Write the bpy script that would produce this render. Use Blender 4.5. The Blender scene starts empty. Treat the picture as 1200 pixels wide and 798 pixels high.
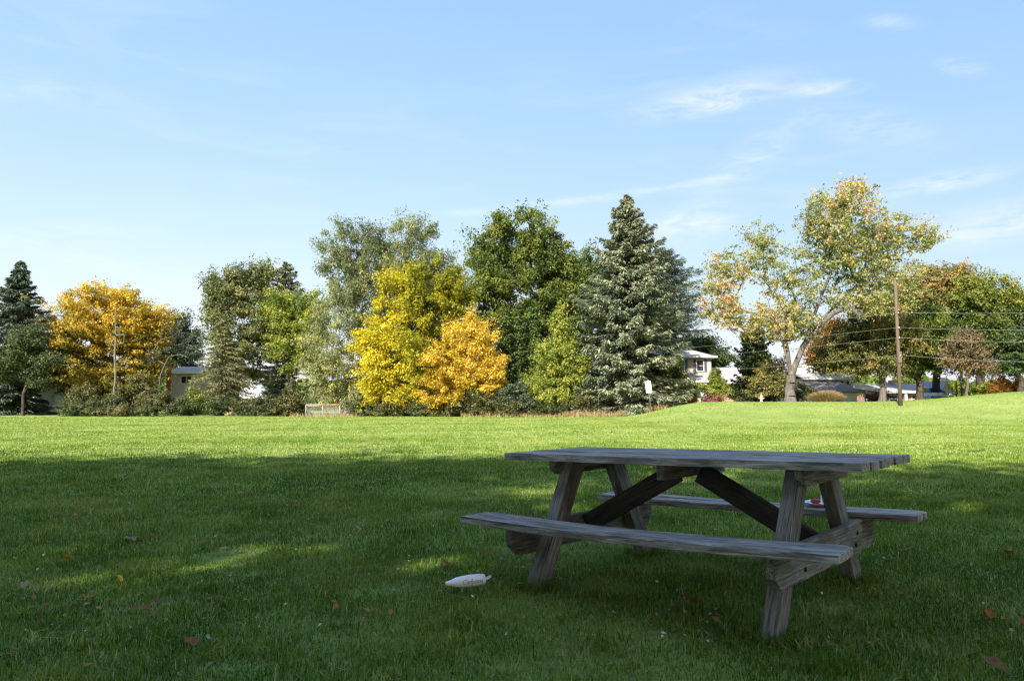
import bpy, bmesh, math, random
import numpy as np
from mathutils import Vector, Matrix, Euler

R = math.radians
scene = bpy.context.scene
COL = scene.collection
rng = np.random.default_rng(7)

# ------------------------------------------------------------------ camera geometry
F, CAMH, PITCH = 893.0, 1.04, .0855          # focal length in photo pixels, eye height, upward pitch

def at(px, py, Y):
    """world point that the photograph shows at pixel px,py when it stands Y metres ahead"""
    a, b = (px - 600) / F, (399 - py) / F
    y = math.cos(PITCH) - b * math.sin(PITCH); z = math.sin(PITCH) + b * math.cos(PITCH)
    t = Y / y
    return Vector((a * t, Y, CAMH + z * t))

def sstep(t):
    t = np.clip(t, 0, 1); return t * t * (3 - 2 * t)

def terr(x, y):
    x = np.asarray(x, float); y = np.asarray(y, float)
    u = x / np.maximum(y, 20.0)
    hc = 1.38 * sstep((u - .13) / .13) + 1.05 * sstep((u - .46) / .27)
    z = hc * sstep((y - 46) / 22.0)
    z = z + .03 * np.sin(x * .31 + 1.3) * np.sin(y * .23) * sstep((y - 8) / 10)
    z = z - .035 * np.exp(-((x - 1.22) ** 2 + (y - 3.6) ** 2) / .25) + .025 * np.exp(-((x - 2.1) ** 2 + (y - 4.7) ** 2) / .25)
    return z

def tz(x, y): return float(terr(x, y))

# ------------------------------------------------------------------ object helpers
def link(o, parent=None):
    COL.objects.link(o)
    if parent is not None: o.parent = parent
    return o

def tag(o, label=None, cat=None, group=None, kind=None):
    if label: o['label'] = label
    if cat: o['category'] = cat
    if group: o['group'] = group
    if kind: o['kind'] = kind
    return o

def empty(name, loc, label, cat, group=None, rz=0):
    o = bpy.data.objects.new(name, None); link(o)
    o.location = loc; o.rotation_euler = (0, 0, rz); o.empty_display_size = .2
    return tag(o, label, cat, group)

def mesh_np(name, V, loops, sizes, mat, attrs=None, smooth=False):
    V = np.ascontiguousarray(V, np.float32); loops = np.ascontiguousarray(loops, np.int32); sizes = np.ascontiguousarray(sizes, np.int32)
    me = bpy.data.meshes.new(name)
    me.vertices.add(len(V)); me.vertices.foreach_set('co', V.ravel())
    me.loops.add(len(loops)); me.loops.foreach_set('vertex_index', loops)
    me.polygons.add(len(sizes))
    st = np.zeros(len(sizes), np.int32); st[1:] = np.cumsum(sizes)[:-1]
    me.polygons.foreach_set('loop_start', st); me.polygons.foreach_set('loop_total', sizes)
    if smooth: me.polygons.foreach_set('use_smooth', np.ones(len(sizes), bool))
    me.update(calc_edges=True)
    for k, v in (attrs or {}).items():
        v = np.ascontiguousarray(v, np.float32)
        if v.ndim == 1: me.attributes.new(k, 'FLOAT', 'POINT').data.foreach_set('value', v)
        else: me.attributes.new(k, 'FLOAT_VECTOR', 'POINT').data.foreach_set('vector', v.ravel())
    if mat: me.materials.append(mat)
    return me

def obj(name, me, parent=None, loc=None):
    o = bpy.data.objects.new(name, me); link(o, parent)
    if loc is not None: o.location = loc
    return o

class MB:
    """collects boxes, prisms and tubes and links them as ONE mesh object"""
    def __init__(s): s.bm = bmesh.new()
    def box(s, x0, x1, y0, y1, z0, z1, M=None):
        vs = [s.bm.verts.new((x, y, z)) for z in (z0, z1) for y in (y0, y1) for x in (x0, x1)]
        for f in ((0, 2, 3, 1), (4, 5, 7, 6), (0, 1, 5, 4), (2, 6, 7, 3), (0, 4, 6, 2), (1, 3, 7, 5)):
            s.bm.faces.new([vs[i] for i in f])
        if M is not None:
            for v in vs: v.co = M @ v.co
        return s
    def poly(s, pts, ext):
        """closed polygon (3D points) extruded by the vector ext"""
        e = Vector(ext)
        a = [s.bm.verts.new(p) for p in pts]; b = [s.bm.verts.new(Vector(p) + e) for p in pts]
        n = len(pts)
        s.bm.faces.new(a[::-1]); s.bm.faces.new(b)
        for i in range(n): s.bm.faces.new((a[i], a[(i + 1) % n], b[(i + 1) % n], b[i]))
        return s
    def tube(s, pts, rad, n=8, cap=True):
        pts = [Vector(p) for p in pts]
        if not hasattr(rad, '__len__'): rad = [rad] * len(pts)
        rings = []
        for i, p in enumerate(pts):
            t = (pts[min(i + 1, len(pts) - 1)] - pts[max(i - 1, 0)]).normalized()
            ref = Vector((0, 0, 1)) if abs(t.z) < .9 else Vector((1, 0, 0))
            u = t.cross(ref).normalized(); w = t.cross(u)
            rings.append([s.bm.verts.new(p + (u * math.cos(k * 2 * math.pi / n) + w * math.sin(k * 2 * math.pi / n)) * rad[i]) for k in range(n)])
        for a, b in zip(rings, rings[1:]):
            for k in range(n): s.bm.faces.new((a[k], a[(k + 1) % n], b[(k + 1) % n], b[k]))
        if cap: s.bm.faces.new(rings[0][::-1]); s.bm.faces.new(rings[-1])
        return s
    def build(s, name, mat, parent=None, smooth=False, bevel=0, loc=None):
        bmesh.ops.recalc_face_normals(s.bm, faces=s.bm.faces)
        if bevel: bmesh.ops.bevel(s.bm, geom=s.bm.edges[:], offset=bevel, segments=2, affect='EDGES')
        me = bpy.data.meshes.new(name); s.bm.to_mesh(me); s.bm.free()
        if smooth:
            for p in me.polygons: p.use_smooth = True
        me.materials.append(mat)
        return obj(name, me, parent, loc)

# ------------------------------------------------------------------ materials
def new_mat(name):
    m = bpy.data.materials.new(name); m.use_nodes = True
    nt = m.node_tree; b = nt.nodes['Principled BSDF']
    return m, nt, b

def N(nt, t, **kw):
    n = nt.nodes.new(t)
    for k, v in kw.items():
        if k in n.inputs: n.inputs[k].default_value = v
        else: setattr(n, k, v)
    return n

def ramp(nt, fac, stops):
    r = nt.nodes.new('ShaderNodeValToRGB')
    while len(r.color_ramp.elements) < len(stops): r.color_ramp.elements.new(.5)
    for e, (p, c) in zip(r.color_ramp.elements, stops):
        e.position = p; e.color = (*c, 1)
    nt.links.new(fac, r.inputs[0])
    return r.outputs[0]

def foliage(name, stops, transl=.3, rough=.55, gain=1.35, spec=.25):
    stops = [(p, tuple(min(.80, c * gain) for c in col)) for p, col in stops]; transl = min(.5, transl + .08)
    m, nt, b = new_mat(name)
    a = N(nt, 'ShaderNodeAttribute', attribute_name='tint')
    c = ramp(nt, a.outputs['Fac'], stops)
    nt.links.new(c, b.inputs['Base Color']); b.inputs['Roughness'].default_value = rough
    b.inputs['Specular IOR Level'].default_value = spec
    t = N(nt, 'ShaderNodeBsdfTranslucent'); nt.links.new(c, t.inputs['Color'])
    mx = N(nt, 'ShaderNodeMixShader'); mx.inputs[0].default_value = transl
    nt.links.new(b.outputs[0], mx.inputs[1]); nt.links.new(t.outputs[0], mx.inputs[2])
    nt.links.new(mx.outputs[0], nt.nodes['Material Output'].inputs[0])
    return m

def noisy(name, c1, c2, scale=(1, 1, 1), nscale=4., rough=.8, bump=.0, detail=6, spec=.3):
    m, nt, b = new_mat(name)
    tc = N(nt, 'ShaderNodeTexCoord'); mp = N(nt, 'ShaderNodeMapping'); mp.inputs['Scale'].default_value = scale
    nt.links.new(tc.outputs['Object'], mp.inputs[0])
    n = N(nt, 'ShaderNodeTexNoise', Scale=nscale, Detail=detail, Roughness=.6); nt.links.new(mp.outputs[0], n.inputs['Vector'])
    c = ramp(nt, n.outputs[0], [(.3, c1), (.7, c2)])
    nt.links.new(c, b.inputs['Base Color']); b.inputs['Roughness'].default_value = rough
    b.inputs['Specular IOR Level'].default_value = spec
    if bump:
        bp = N(nt, 'ShaderNodeBump', Strength=bump, Distance=.05); nt.links.new(n.outputs[0], bp.inputs['Height'])
        nt.links.new(bp.outputs[0], b.inputs['Normal'])
    return m

def siding(name, c1, c2, pitch=.2):
    """lapped boards: a horizontal saw-tooth relief plus faint dirt"""
    m, nt, b = new_mat(name)
    tc = N(nt, 'ShaderNodeTexCoord'); sp = N(nt, 'ShaderNodeSeparateXYZ'); nt.links.new(tc.outputs['Object'], sp.inputs[0])
    d = N(nt, 'ShaderNodeMath', operation='DIVIDE'); d.inputs[1].default_value = pitch; nt.links.new(sp.outputs['Z'], d.inputs[0])
    f = N(nt, 'ShaderNodeMath', operation='FRACT'); nt.links.new(d.outputs[0], f.inputs[0])
    n = N(nt, 'ShaderNodeTexNoise', Scale=1.3, Detail=5.); nt.links.new(tc.outputs['Object'], n.inputs['Vector'])
    nt.links.new(ramp(nt, n.outputs[0], [(.3, c1), (.7, c2)]), b.inputs['Base Color'])
    bp = N(nt, 'ShaderNodeBump', Strength=.8, Distance=.03); nt.links.new(f.outputs[0], bp.inputs['Height'])
    nt.links.new(bp.outputs[0], b.inputs['Normal']); b.inputs['Roughness'].default_value = .6
    return m

M = {}
M['bark_grey'] = noisy('grey_bark', (.065, .055, .047), (.165, .145, .125), (1, 1, .25), 5, .9, .6)
M['bark_dark'] = noisy('dark_bark', (.030, .024, .018), (.085, .068, .05), (1, 1, .25), 5, .9, .6)
M['bark_pale'] = noisy('pale_bark', (.085, .076, .066), (.18, .165, .145), (1, 1, .25), 5, .9, .5)
M['pole_wood'] = noisy('pole_wood', (.085, .060, .045), (.165, .115, .085), (6, 6, .3), 3, .85, .3)
M['white_trim'] = noisy('white_paint', (.55, .55, .54), (.68, .68, .67), (1, 1, 1), 2, .5)
M['shingle_grey'] = noisy('grey_shingles', (.27, .26, .25), (.40, .385, .37), (1, 3, 3), 6, .9, .3)
M['shingle_brown'] = noisy('brown_shingles', (.13, .11, .10), (.21, .185, .165), (1, 3, 3), 6, .9, .3)
M['siding_white'] = siding('white_siding', (.70, .71, .73), (.78, .79, .81))
M['siding_tan'] = siding('taupe_siding', (.33, .30, .26), (.40, .37, .325))
M['siding_lilac'] = siding('pale_grey_siding', (.33, .35, .42), (.40, .42, .48))
M['siding_blue'] = siding('blue_grey_siding', (.25, .29, .40), (.32, .36, .48))
M['shutter'] = noisy('slate_shutter', (.045, .055, .085), (.07, .08, .115), (1, 1, 8), 4, .6)
M['door_red'] = noisy('dark_red_paint', (.13, .025, .02), (.18, .035, .03), (1, 1, 1), 3, .4)
M['net'] = noisy('net_cord', (.40, .39, .37), (.55, .53, .50), (1, 1, 1), 9, .9)
M['pink_paint'] = noisy('faded_pink_paint', (.55, .32, .27), (.68, .46, .40), (1, 1, 1), 20, .6)
M['dark_rubber'] = noisy('dark_rubber', (.012, .012, .012), (.025, .025, .025), (1, 1, 1), 12, .8)
M['car_sheen'] = noisy('reflection_toned_car_paint', (.55, .56, .58), (.62, .63, .65), (1, 1, 1), 3, .25, spec=.6)  # pale body colour stands for bright reflections on a dark car
M['car_dark'] = noisy('black_car_plastic', (.015, .016, .018), (.03, .032, .035), (1, 1, 1), 8, .4)
M['metal_grey'] = noisy('galvanised_metal', (.28, .29, .30), (.42, .43, .44), (1, 1, 1), 12, .45)
M['cream_paint'] = noisy('cream_paint', (.24, .215, .18), (.34, .31, .255), (1, 1, 1), 6, .6)
M['wire'] = noisy('bright_cable', (.20, .205, .21), (.28, .285, .29), (1, 1, 1), 2, .5)
M['white_plastic'] = noisy('white_plastic', (.80, .82, .86), (.86, .88, .92), (1, 1, 1), 14, .35)
M['paper'] = noisy('white_paper', (.74, .74, .78), (.84, .84, .86), (1, 1, 1), 25, .8)
M['red_food'] = noisy('red_food', (.28, .012, .015), (.45, .03, .03), (1, 1, 1), 60, .35)
M['print_grey'] = noisy('grey_print', (.20, .22, .34), (.27, .29, .42), (1, 1, 1), 30, .6)
M['tan_wall'] = noisy('tan_brick_wall', (.28, .20, .13), (.36, .26, .18), (3, 3, 12), 5, .85, .2)
M['pink_brick'] = noisy('pink_brick_wall', (.36, .20, .15), (.46, .28, .22), (3, 3, 12), 5, .85, .2)
M['red_brick'] = noisy('red_brick', (.20, .07, .05), (.28, .11, .08), (3, 3, 12), 6, .85, .2)
M['orange_tape'] = noisy('faded_orange_paint', (.55, .16, .06), (.66, .25, .12), (1, 1, 1), 8, .7)

m, nt, b = new_mat('window_glass'); b.inputs['Base Color'].default_value = (.02, .024, .03, 1); b.inputs['Roughness'].default_value = .08
M['glass'] = m

# weathered wood with grain along each board
def wood(name, dark, mid, light, green=.0):
    m, nt, b = new_mat(name)
    a = N(nt, 'ShaderNodeAttribute', attribute_name='grain')
    mp = N(nt, 'ShaderNodeMapping'); mp.inputs['Scale'].default_value = (2.4, 38, 38)
    nt.links.new(a.outputs['Vector'], mp.inputs[0])
    n = N(nt, 'ShaderNodeTexNoise', Scale=2.2, Detail=9., Roughness=.68, Distortion=.7); nt.links.new(mp.outputs[0], n.inputs['Vector'])
    c = ramp(nt, n.outputs[0], [(.34, dark), (.5, mid), (.66, light)])
    mp2 = N(nt, 'ShaderNodeMapping'); mp2.inputs['Scale'].default_value = (2.2, 7, 7); nt.links.new(a.outputs['Vector'], mp2.inputs[0])
    n2 = N(nt, 'ShaderNodeTexNoise', Scale=1.6, Detail=6., Roughness=.6); nt.links.new(mp2.outputs[0], n2.inputs['Vector'])
    blot = ramp(nt, n2.outputs[0], [(.34, (.42, .40, .37)), (.6, (1.0, 1.0, 1.0))])
    mx = N(nt, 'ShaderNodeMix', data_type='RGBA', blend_type='MULTIPLY'); mx.inputs[0].default_value = 1
    nt.links.new(c, mx.inputs[6]); nt.links.new(blot, mx.inputs[7])
    out = mx.outputs[2]
    n3 = N(nt, 'ShaderNodeTexNoise', Scale=4.5, Detail=6.); nt.links.new(a.outputs['Vector'], n3.inputs['Vector'])
    gm = N(nt, 'ShaderNodeMapRange'); gm.inputs[1].default_value = .5; gm.inputs[2].default_value = .72; gm.inputs[4].default_value = green
    nt.links.new(n3.outputs[0], gm.inputs[0])
    mg = N(nt, 'ShaderNodeMix', data_type='RGBA'); nt.links.new(gm.outputs[0], mg.inputs[0]); nt.links.new(out, mg.inputs[6])
    mg.inputs[7].default_value = (.17, .19, .15, 1)
    # drying cracks along the grain
    mp4 = N(nt, 'ShaderNodeMapping'); mp4.inputs['Scale'].default_value = (1.0, 34, 34); nt.links.new(a.outputs['Vector'], mp4.inputs[0])
    n5 = N(nt, 'ShaderNodeTexNoise', Scale=1.5, Detail=2., Roughness=.5); nt.links.new(mp4.outputs[0], n5.inputs['Vector'])
    ck = N(nt, 'ShaderNodeMapRange'); ck.inputs[1].default_value = .655; ck.inputs[2].default_value = .70; ck.inputs[3].default_value = 1; ck.inputs[4].default_value = .25
    nt.links.new(n5.outputs[0], ck.inputs[0])
    # dark knots
    v = N(nt, 'ShaderNodeTexVoronoi', Scale=3.1); mp3 = N(nt, 'ShaderNodeMapping'); mp3.inputs['Scale'].default_value = (1, 2.4, 2.4)
    nt.links.new(a.outputs['Vector'], mp3.inputs[0]); nt.links.new(mp3.outputs[0], v.inputs['Vector'])
    kn = N(nt, 'ShaderNodeMapRange'); kn.inputs[1].default_value = .03; kn.inputs[2].default_value = .10; kn.inputs[3].default_value = .25; kn.inputs[4].default_value = 1
    nt.links.new(v.outputs['Distance'], kn.inputs[0])
    mk = N(nt, 'ShaderNodeMix', data_type='RGBA', blend_type='MULTIPLY'); mk.inputs[0].default_value = 1
    nt.links.new(mg.outputs[2], mk.inputs[6]); nt.links.new(kn.outputs[0], mk.inputs[7])
    mk2 = N(nt, 'ShaderNodeMix', data_type='RGBA', blend_type='MULTIPLY'); mk2.inputs[0].default_value = 1
    nt.links.new(mk.outputs[2], mk2.inputs[6]); nt.links.new(ck.outputs[0], mk2.inputs[7])
    nt.links.new(mk2.outputs[2], b.inputs['Base Color'])
    b.inputs['Roughness'].default_value = .8; b.inputs['Specular IOR Level'].default_value = .35
    bp = N(nt, 'ShaderNodeBump', Strength=.9, Distance=.008); nt.links.new(n.outputs[0], bp.inputs['Height'])
    nt.links.new(bp.outputs[0], b.inputs['Normal'])
    return m
M['wood_top'] = wood('weathered_grey_boards', (.085, .077, .068), (.345, .322, .288), (.60, .57, .525))
M['wood_leg'] = wood('weathered_brown_timber', (.055, .051, .043), (.20, .19, .165), (.36, .345, .305), .55)
M['wood_shade'] = wood('shade_toned_timber', (.020, .017, .015), (.042, .036, .031), (.07, .06, .052), .1)  # brace colour taken down to stand for the shade under the tabletop

# ------------------------------------------------------------------ leaves, trunks
def cards(P, nrm, size, aspect, long_dir=None):
    """one rhombus per point; returns verts (4n,3)"""
    n = len(P)
    nrm = nrm / (np.linalg.norm(nrm, axis=1, keepdims=True) + 1e-9)
    if long_dir is None: long_dir = rng.normal(size=(n, 3))
    t = long_dir - nrm * (long_dir * nrm).sum(1, keepdims=True)
    t /= np.linalg.norm(t, axis=1, keepdims=True) + 1e-9
    bt = np.cross(nrm, t)
    s = size[:, None]
    fold = nrm * s * .14
    V = np.stack([P - t * s * .5, P + bt * s * aspect * .5 + t * s * .06 + fold, P + t * s * .5, P - bt * s * aspect * .5 + t * s * .06 + fold], 1)
    return V.reshape(-1, 3)

def card_mesh(name, V, tint, mat):
    n = len(V) // 4
    return mesh_np(name, V, np.arange(4 * n), np.full(n, 4), mat, {'tint': np.repeat(tint, 4)})

def frusta(A, B, ra, rb, sides, mat, name):
    A = np.asarray(A); B = np.asarray(B); n = len(A)
    t = B - A; t /= np.linalg.norm(t, axis=1, keepdims=True) + 1e-9
    ref = np.where(np.abs(t[:, 2:3]) < .9, np.array([[0, 0, 1.]]), np.array([[1., 0, 0]]))
    u = np.cross(t, ref); u /= np.linalg.norm(u, axis=1, keepdims=True) + 1e-9
    w = np.cross(t, u)
    ang = np.arange(sides) * 2 * np.pi / sides
    ring = u[:, None] * np.cos(ang)[None, :, None] + w[:, None] * np.sin(ang)[None, :, None]
    V = np.concatenate([A[:, None] + ring * np.asarray(ra)[:, None, None], B[:, None] + ring * np.asarray(rb)[:, None, None]], 1).reshape(-1, 3)
    k = np.arange(sides); q = np.stack([k, (k + 1) % sides, (k + 1) % sides + sides, k + sides], 1)
    L = (q[None] + (np.arange(n) * 2 * sides)[:, None, None]).reshape(-1)
    return mesh_np(name, V, L, np.full(n * sides, 4), mat, smooth=True)

def skeleton(base, fork, clumps, r0, stems=None, rmin=.02, start=None, lean=0.):
    """branch graph from the trunk to every leaf clump; radii by the pipe model"""
    base = np.array(base, float); fork = np.array(fork, float)
    nodes, par = [base], [-1]
    k = max(4, int(np.linalg.norm(fork - base) / .9))
    for i in range(1, k + 1):
        p = base + (fork - base) * i / k
        if i < k: p = p + rng.normal(size=3) * np.array([.05, .05, 0]) * (1 + lean)
        nodes.append(p); par.append(len(nodes) - 2)
    first = len(nodes) - max(1, int(k * .35)) if start is None else start
    top = len(nodes) - 1
    for st in (stems or []):
        prev = top
        for p in st:
            p = np.array(p, float); q = nodes[prev]
            m_ = max(1, int(np.linalg.norm(p - q) / 1.0))
            for i in range(1, m_ + 1):
                nodes.append(q + (p - q) * i / m_ + (rng.normal(size=3) * .05 if i < m_ else 0)); par.append(prev); prev = len(nodes) - 1
    order = np.argsort(np.linalg.norm(clumps - fork, axis=1))
    cnt_end = []
    for ci in order:
        c = clumps[ci]; arr = np.array(nodes[first:])
        dv = c - arr; d = np.linalg.norm(dv, axis=1)
        cost = d + .9 * np.maximum(0, -dv[:, 2]) + .25 * np.linalg.norm(arr - fork, axis=1) * .3
        j = first + int(np.argmin(cost)); q = nodes[j]; L = np.linalg.norm(c - q)
        m_ = max(1, int(L / .9)); prev = j
        for i in range(1, m_ + 1):
            s = i / m_
            p = q + (c - q) * s + np.array([0, 0, 1]) * (.12 * L * math.sin(math.pi * s)) + (rng.normal(size=3) * .06 * L * .5 if i < m_ else 0)
            nodes.append(p); par.append(prev); prev = len(nodes) - 1
        cnt_end.append(prev)
    nodes = np.array(nodes); par = np.array(par)
    cnt = np.zeros(len(nodes)); cnt[cnt_end] += 1
    for i in range(len(nodes) - 1, 0, -1): cnt[par[i]] += cnt[i]
    rad = np.maximum(rmin, r0 * (np.maximum(cnt, .5) / cnt[0]) ** .62)
    e = np.arange(1, len(nodes)); pa = par[e]
    ra = np.minimum(rad[pa], rad[e] * 1.25); rb = rad[e].copy()
    tr = pa < k
    ra[tr] = rad[pa[tr]]; 
    z = (nodes[:, 2] - base[2])
    flare = 1 + .55 * np.exp(-z / .5)
    return nodes[pa], nodes[e], ra * flare[pa], rb * flare[e]

def in_lobes(lobes, d, n, depth=.9, shell=2.2):
    """points in the ellipsoids the photo shows as px,py,rx,ry"""
    lob = np.array(lobes, float); w = lob[:, 2] * lob[:, 3]; w = w / w.sum()
    idx = rng.choice(len(lob), n, p=w)
    v = rng.normal(size=(n, 3)); v /= np.linalg.norm(v, axis=1, keepdims=True)
    r = rng.random(n) ** (1 / shell)
    C = np.array([at(l[0], l[1], d) for l in lob])[idx]
    m_ = d / F
    S = np.stack([lob[idx, 2] * m_, lob[idx, 2] * m_ * depth, lob[idx, 3] * m_], 1)
    return C + v * r[:, None] * S

SUN_AZ, SUN_EL = R(25), R(34)          # to the left of straight behind the viewer; height
sv = np.array([-math.sin(SUN_AZ) * math.cos(SUN_EL), -math.cos(SUN_AZ) * math.cos(SUN_EL), math.sin(SUN_EL)])
DENSE = 1.75
def leafy(name, label, cat, d, base_px, lobes, mat, nc=120, per=130, size=.3, cr=.9, flat=.7, r0=.28, bark='bark_dark',
          fork_py=None, fork_px=None, stems=None, depth=.9, shell=2.2, group=None, aspect=.6, parts=('trunk', 'crown'),
          tint=(.5, .16, .14), tip=None, start=None, pts=None, hang=0., base=None, up=.5, holes=None):
    bx = at(base_px, 476, d).x if base is None else base[0]
    by = d if base is None else base[1]
    b0 = np.array([bx, by, tz(bx, by)])
    if pts is None:
        nc = int(nc * DENSE); C = in_lobes(lobes, d, nc, depth, shell); cr *= .86
    else: C = pts
    C[:, 2] = np.maximum(C[:, 2], b0[2] + .12)
    ctr = C.mean(0)
    if fork_py is None: fork = b0 + (ctr - b0) * np.array([.35, .35, .55])
    else:
        fk = at(base_px if fork_px is None else fork_px, fork_py, d); fork = np.array([fk.x, by, fk.z])
    A, B, ra, rb = skeleton(b0 - np.array([0, 0, .15]), fork, C, r0, stems, start=start)
    root = empty(name, b0, label, cat, group)
    obj(parts[0], frusta(A - b0, B - b0, ra, rb, 7, M[bark], parts[0]), root)
    # leaves: each clump is an uneven puff
    size *= .80; per *= 1.5
    npc = np.maximum(6, (per * rng.uniform(.45, 1.5, len(C))).astype(int))
    ci = np.repeat(np.arange(len(C)), npc); n = len(ci)
    rad = cr * rng.uniform(.55, 1.35, len(C))
    v = rng.normal(size=(n, 3)); v /= np.linalg.norm(v, axis=1, keepdims=True)
    off = v * (rng.random(n) ** .6 * 1.15 * rad[ci])[:, None] * np.array([1, 1, flat])
    off[:, 2] -= hang * rng.random(n) ** 2 * rad[ci]
    og = C - ctr; og[:, 2] = og[:, 2] * .8 + .45 * np.linalg.norm(og, axis=1); og /= np.linalg.norm(og, axis=1, keepdims=True) + 1e-9
    og = (og + rng.normal(size=og.shape) * .35)[ci]; al = (off * og).sum(1, keepdims=True)
    off = off * .84 + og * al * np.where(al > 0, .75, .3)      # sprays reach outward
    P = C[ci] + off
    P[:, 2] = np.maximum(P[:, 2], b0[2] + .03)
    if holes is not None:               # gaps in the canopy
        keep = np.ones(n, bool)
        for g, r_ in holes:
            w_ = P - g; w_ = w_ - (w_ @ sv)[:, None] * sv
            keep &= ~((np.linalg.norm(w_, axis=1) < r_ * (.6 + .6 * rng.random(n))) & (rng.random(n) < .52))
        P, v, ci = P[keep], v[keep], ci[keep]; n = len(P)
    nrm = v * .7 + rng.normal(size=(n, 3)) * .55 + np.array([0, 0, up])
    ext = np.linalg.norm((C - ctr) / (np.abs(C - ctr).max(0) + .1), axis=1)
    t = tint[0] + rng.normal(size=len(C))[ci] * tint[1] + rng.normal(size=n) * tint[2]
    if tip is not None: t = t + tip(P, ctr, ext[ci], rng.random(len(C))[ci])
    sz = size * rng.uniform(.6, 1.35, n)
    ld = None
    if hang: ld = rng.normal(size=(n, 3)) * .5 + np.array([0, 0, -1.])
    V = cards(P - b0, nrm, sz, aspect, ld)
    obj(parts[1], card_mesh(parts[1], V, np.clip(t, 0, 1), mat), root)
    return root

def conifer(name, label, cat, d, base_px, top_py, prof, mat, nb=150, size=.34, per=90, droop=.25, r0=.25, bark='bark_dark', group=None,
            asp=.24, tint=(.5, .14, .16), low=.03, spread=.33, hang=.25, upturn=.15):
    """prof: [(fraction of height, half-width in px)]"""
    bx = at(base_px, 476, d).x; b0 = np.array([bx, d, tz(bx, d)])
    Ht = at(base_px, top_py, d).z - b0[2]; m_ = d / F
    root = empty(name, b0, label, cat, group)
    fr = np.array([p[0] for p in prof]); hw = np.array([p[1] for p in prof]) * m_
    hs = low + (1 - low) * (np.arange(nb) + rng.random(nb)) / nb
    hs = hs ** 1.0
    A, B, ra, rb = [], [], [], []
    k = 14
    for i in range(k):
        A.append((0, 0, Ht * i / k)); B.append((0, 0, Ht * (i + 1) / k)); ra.append(r0 * (1 - i / k) + .015); rb.append(r0 * (1 - (i + 1) / k) + .015)
    P, LD, NR, TT, SZ = [], [], [], [], []
    az = rng.random() * 6
    for h in hs:
        az += 2.4 + rng.normal() * .25
        L = np.interp(h, fr, hw) * rng.choice([.62, .8, .95, 1.05, 1.2], p=[.12, .23, .3, .25, .1]) * rng.uniform(.92, 1.08)
        if L < .12: L = .12
        o = np.array([math.cos(az), math.sin(az), 0.]); lat = np.array([-o[1], o[0], 0])
        rise = (.55 * (h - .35)) * L; dr = droop * L
        def bp(s):
            s = np.asarray(s)[..., None]
            zz = h * Ht + rise * s[..., 0] - dr * (s[..., 0] ** 1.4) + upturn * L * s[..., 0] ** 4
            return o * (L * s) + np.stack([0 * zz, 0 * zz, zz], -1)
        pts = bp(np.linspace(0, 1, 5))
        for i in range(4):
            A.append(pts[i]); B.append(pts[i + 1]); rr = .012 + .018 * L
            ra.append(rr * (1 - i / 4.3)); rb.append(rr * (1 - (i + 1) / 4.3))
        n = max(10, int(per * (.25 + L / hw.max())))
        s = rng.random(n) ** .75
        w = spread * L * (1.08 - s) ** .8 + .12
        lt = rng.uniform(-1, 1, n)
        p = bp(s) + lat * (lt * w)[:, None]
        p[:, 2] -= np.abs(rng.normal(size=n)) * hang * (.25 + .3 * L / hw.max()) - rng.random(n) * .08
        P.append(p); LD.append(o * 1.0 + lat * (lt * .9)[:, None] + rng.normal(size=(n, 3)) * .25 + np.array([0, 0, -.15]))
        NR.append(rng.normal(size=(n, 3)) * .5 + np.array([0, 0, 1.]) + o * .35)
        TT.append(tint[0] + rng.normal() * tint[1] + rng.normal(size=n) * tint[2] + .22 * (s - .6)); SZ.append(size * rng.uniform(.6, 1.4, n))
    # leader
    n = 30; p = np.zeros((n, 3)); p[:, 2] = Ht * (1 - .035 * rng.random(n)); P.append(p + rng.normal(size=(n, 3)) * .04); LD.append(rng.normal(size=(n, 3)) * .4 + np.array([0, 0, 1.]))
    NR.append(rng.normal(size=(n, 3))); TT.append(np.full(n, tint[0])); SZ.append(np.full(n, size))
    obj('trunk', frusta(np.array(A, float), np.array(B, float), ra, rb, 6, M[bark], 'trunk'), root)
    P = np.concatenate(P); P[:, 2] = np.maximum(P[:, 2], .04)
    V = cards(P, np.concatenate(NR), np.concatenate(SZ), asp, np.concatenate(LD))
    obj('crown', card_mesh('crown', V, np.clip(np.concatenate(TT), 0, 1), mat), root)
    return root

# ------------------------------------------------------------------ ground and lawn
def snoise(x, y, f, seed, k=7):
    r = np.random.default_rng(seed); out = 0
    for i in range(k):
        a = r.random() * 6.28; ff = f * (.55 + 1.3 * r.random()); out = out + np.sin((x * math.cos(a) + y * math.sin(a)) * ff * 6.28 + r.random() * 6.28)
    return out / math.sqrt(k)

xs = np.concatenate([-np.geomspace(2500, 44, 16), np.arange(-40, 9, 1.6), np.arange(-4, 6, .25), np.arange(6.4, 100, 1.6), np.geomspace(104, 2500, 14)]); xs = np.unique(np.round(xs, 3))
ys = np.concatenate([-np.geomspace(600, 12, 10), np.arange(-10, 2, 2.), np.arange(2, 8, .25), np.arange(8, 130, 1.3), np.geomspace(134, 3500, 14)]); ys = np.unique(np.round(ys, 3))
gx, gy = np.meshgrid(xs, ys); gz = terr(gx, gy)
V = np.stack([gx.ravel(), gy.ravel(), gz.ravel()], 1)
nx, ny = len(xs), len(ys)
i, j = np.meshgrid(np.arange(nx - 1), np.arange(ny - 1)); q = (j * nx + i).ravel()
Lp = np.stack([q, q + 1, q + nx + 1, q + nx], 1).ravel()

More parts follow.
